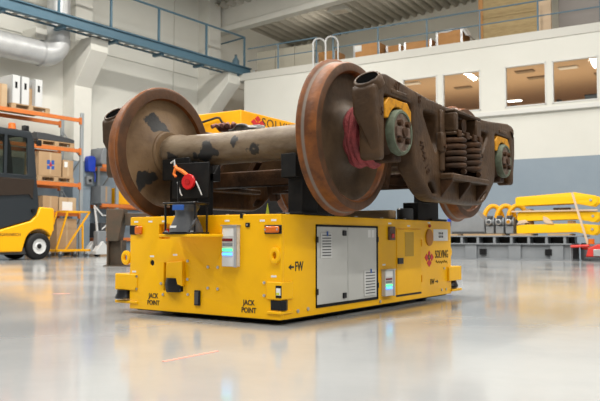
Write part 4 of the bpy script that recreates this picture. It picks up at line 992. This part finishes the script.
# --- bolts and small stickers on the front
for (x, z) in ((.079, .349), (.165, .349), (.079, .210), (.165, .208), (-.60, .266), (-.60, .178), (-.355, .225), (-.105, .385), (-.105, .262), (.548, .262), (.548, .182), (-.335, .15), (-.1, .16)):
    MB().cyl((x, -L, z), (x, -L - .008, z), .0095, seg=8).build('bolt', STEEL, agv)
for (y, z) in ((-1.145, .078), (-1.03, .083), (1.10, .082), (1.2, .080), (-.05, .06), (1.16, .27)):
    MB().cyl((W, y, z), (W + .008, y, z), .012, seg=8).build('bolt', STEEL, agv)
for (x, z) in ((-.615, .657), (-.47, .657), (-.335, .657), (.24, .653), (.62, .652), (.53, .65), (-.63, .30), (-.45, .412), (-.225, .425), (.62, .303)):
    B('small_sticker', WHT, agv, x - .02, x + .02, -L - .0012, -L, z - .006, z + .006)
for (y, z) in ((.12, .655), (.45, .640), (.02, .335), (.848, .672)):
    B('small_sticker', WHT, agv, W, W + .0012, y - .025, y + .025, z - .006, z + .006)
# --- lettering
FT = lambda x0, z0: (lambda x, y, z: Vector((x0 + x, -L - .0015 - z, z0 + y)))
ST = lambda y0, z0: (lambda x, y, z: Vector((W + .0015 + z, y0 + x, z0 + y)))
for (x, z) in ((-.432, .135), (.424, .130)):
    text('lettering', 'JACK', .047, TXT, agv, FT(x, z), sx=.86, bold=.0006); text('lettering', 'POINT', .047, TXT, agv, FT(x, z - .048), sx=.86, bold=.0006)
text('lettering', 'FW', .085, TXT, agv, ST(-1.128, .358), sx=.72, bold=.001)
MB().prism([(-1.245, .358), (-1.215, .376), (-1.215, .364), (-1.185, .364), (-1.185, .352), (-1.215, .352), (-1.215, .340)], W, W + .002, 'x').build('arrow_mark', TXT, agv)
text('lettering', 'BW', .068, TXT, agv, ST(.905, .160), sx=.8)
MB().prism([(1.03, .16), (1.005, .176), (1.005, .165), (.97, .165), (.97, .155), (1.005, .155), (1.005, .144)], W, W + .002, 'x').build('arrow_mark', TXT, agv)
text('lettering', 'SOLVING', .098, TXT, agv, ST(1.112, .394), sx=.70, bold=.0004)
wv = [(W + .002, .985 + i * .0085, .328 + .012 * sin(i * 1.25) * (1.3 if i % 7 < 2 else .7)) for i in range(30)]
MB().tube(wv, .0025, 5).build('script_line', TXT, agv)
for (dy, dz, mm, a_, b_2) in ((0, .048, LRED, .026, .024), (-.052, .012, LRED, .040, .034), (.052, .012, LRED, .040, .034), (0, -.036, LRED, .048, .036), (-.018, .018, TXT, .010, .020), (.018, .018, TXT, .010, .020), (0, -.004, TXT, .016, .012)):
    MB().prism([(.846 + dy - a_, .362 + dz), (.846 + dy, .362 + dz - b_2), (.846 + dy + a_, .362 + dz), (.846 + dy, .362 + dz + b_2)], W, W + .002 + (.0006 if mm is TXT else 0), 'x').build('logo_leaf', mm, agv)
sg = B('sign', WHT, agv, W, W + .003, .936, 1.246, .516, .618)
for j, z in enumerate((.582, .553)):
    for k in range(3): B('sign_glyph', TXT, sg, W + .003, W + .0036, 1.045 + k * .035, 1.070 + k * .035, z - .010, z + .010)
# --- bracket shelf with the navigation scanner (stays a thing of its own: it is bolted on top)
SX, SY = -.01, -L - .12
MB().prism([(SX - .17, -L), (SX + .25, -L), (SX + .21, -L - .20), (SX - .17, -L - .20)], .548, .566, 'z').build('scanner_bracket', YEL, agv, bevel=.003)
MB().prism([(SX + .10, .55), (SX + .235, .55), (SX + .235, .54), (SX + .18, .40)], -L - .004, -L, 'y').build('bracket_gusset', YEL, agv)
nv = thing('navigation_scanner', 'dark grey cone-shaped navigation scanner between black plates on front of vehicle', 'scanner', (SX, SY, .566), .15)
B('lower_plate', PLB, nv, -.125, .125, -.09, .09, 0, .014, .004)
MB().lathe([(.014, 0), (.014, .112), (.05, .103), (.12, .072), (.15, .072), (.17, .086), (.195, .090), (.195, 0)], 'z', 28).build('scanner_body', SCN, nv, ang=30)
B('upper_plate', PLB, nv, -.125, .125, -.09, .09, .196, .208, .004)
B('blue_label', BLUET, nv, -.045, .045, -.094, -.088, .155, .19, .002); B('white_label', WHT, nv, -.055, -.005, -.104, -.098, .04, .055)
for (x, y) in ((-.115, -.07), (.115, -.07), (-.115, .07), (.115, .07)): MB().cyl((x, y, .0), (x, y, (.36 if y > 0 and x < 0 else .208)), .007, seg=8).build('rod', PLB, nv)
for x in (-.10, -.05, 0, .05, .10): MB().cyl((x, -.08, .014), (x, -.08, .022), .011, seg=6).build('bolt', STEEL, nv)
MB().tube([(.09, -.08, .03), (.11, -.085, .06), (.12, -.06, .1)], .01).build('plug', GRYD, nv)
# remote stop hanging on the support
t = thing('hand_lamp', 'round red hand lamp with orange strap hanging on the black support', 'hand lamp', (-.30, -1.10, .945), .15)
MB().lathe([(0, 0), (0, .052), (.012, .058), (.03, .05), (.034, .0)], 'y', 24, (0, -.034, 0)).build('red_disc', mat('signal_red', (.62, .01, .012), .35), t, ang=50)
MB().lathe([(-.005, 0), (-.005, .022), (.0, .022)], 'y', 16, (0, -.034, 0)).build('disc_centre', REDL, t)
MB().tube([(-.02, -.01, .05), (-.06, -.02, .08), (-.10, -.03, .10), (-.12, -.02, .12)], .014).build('orange_strap', mat('signal_orange', (.85, .20, .02), .5), t)
MB().tube([(-.11, -.03, .10), (-.12, -.035, .06), (-.10, -.035, .04)], .011).build('orange_strap', MATS['signal_orange'], t)
MB().tube([(-.15, -.03, .14), (-.12, -.03, .16), (-.115, -.03, .12)], .007).build('white_clip', WPLA, t)
MB().tube([(-.09, -.03, .0), (-.06, -.035, -.08), (-.05, -.03, -.10)], .005).build('white_cord', WPLA, t)
MB().tube([(.07, -.03, .0), (.11, -.035, -.07), (.12, -.03, -.10)], .005).build('white_cord', WPLA, t)
B('back_plate', BLK, t, -.16, .16, .0, .02, -.12, .14, .005)
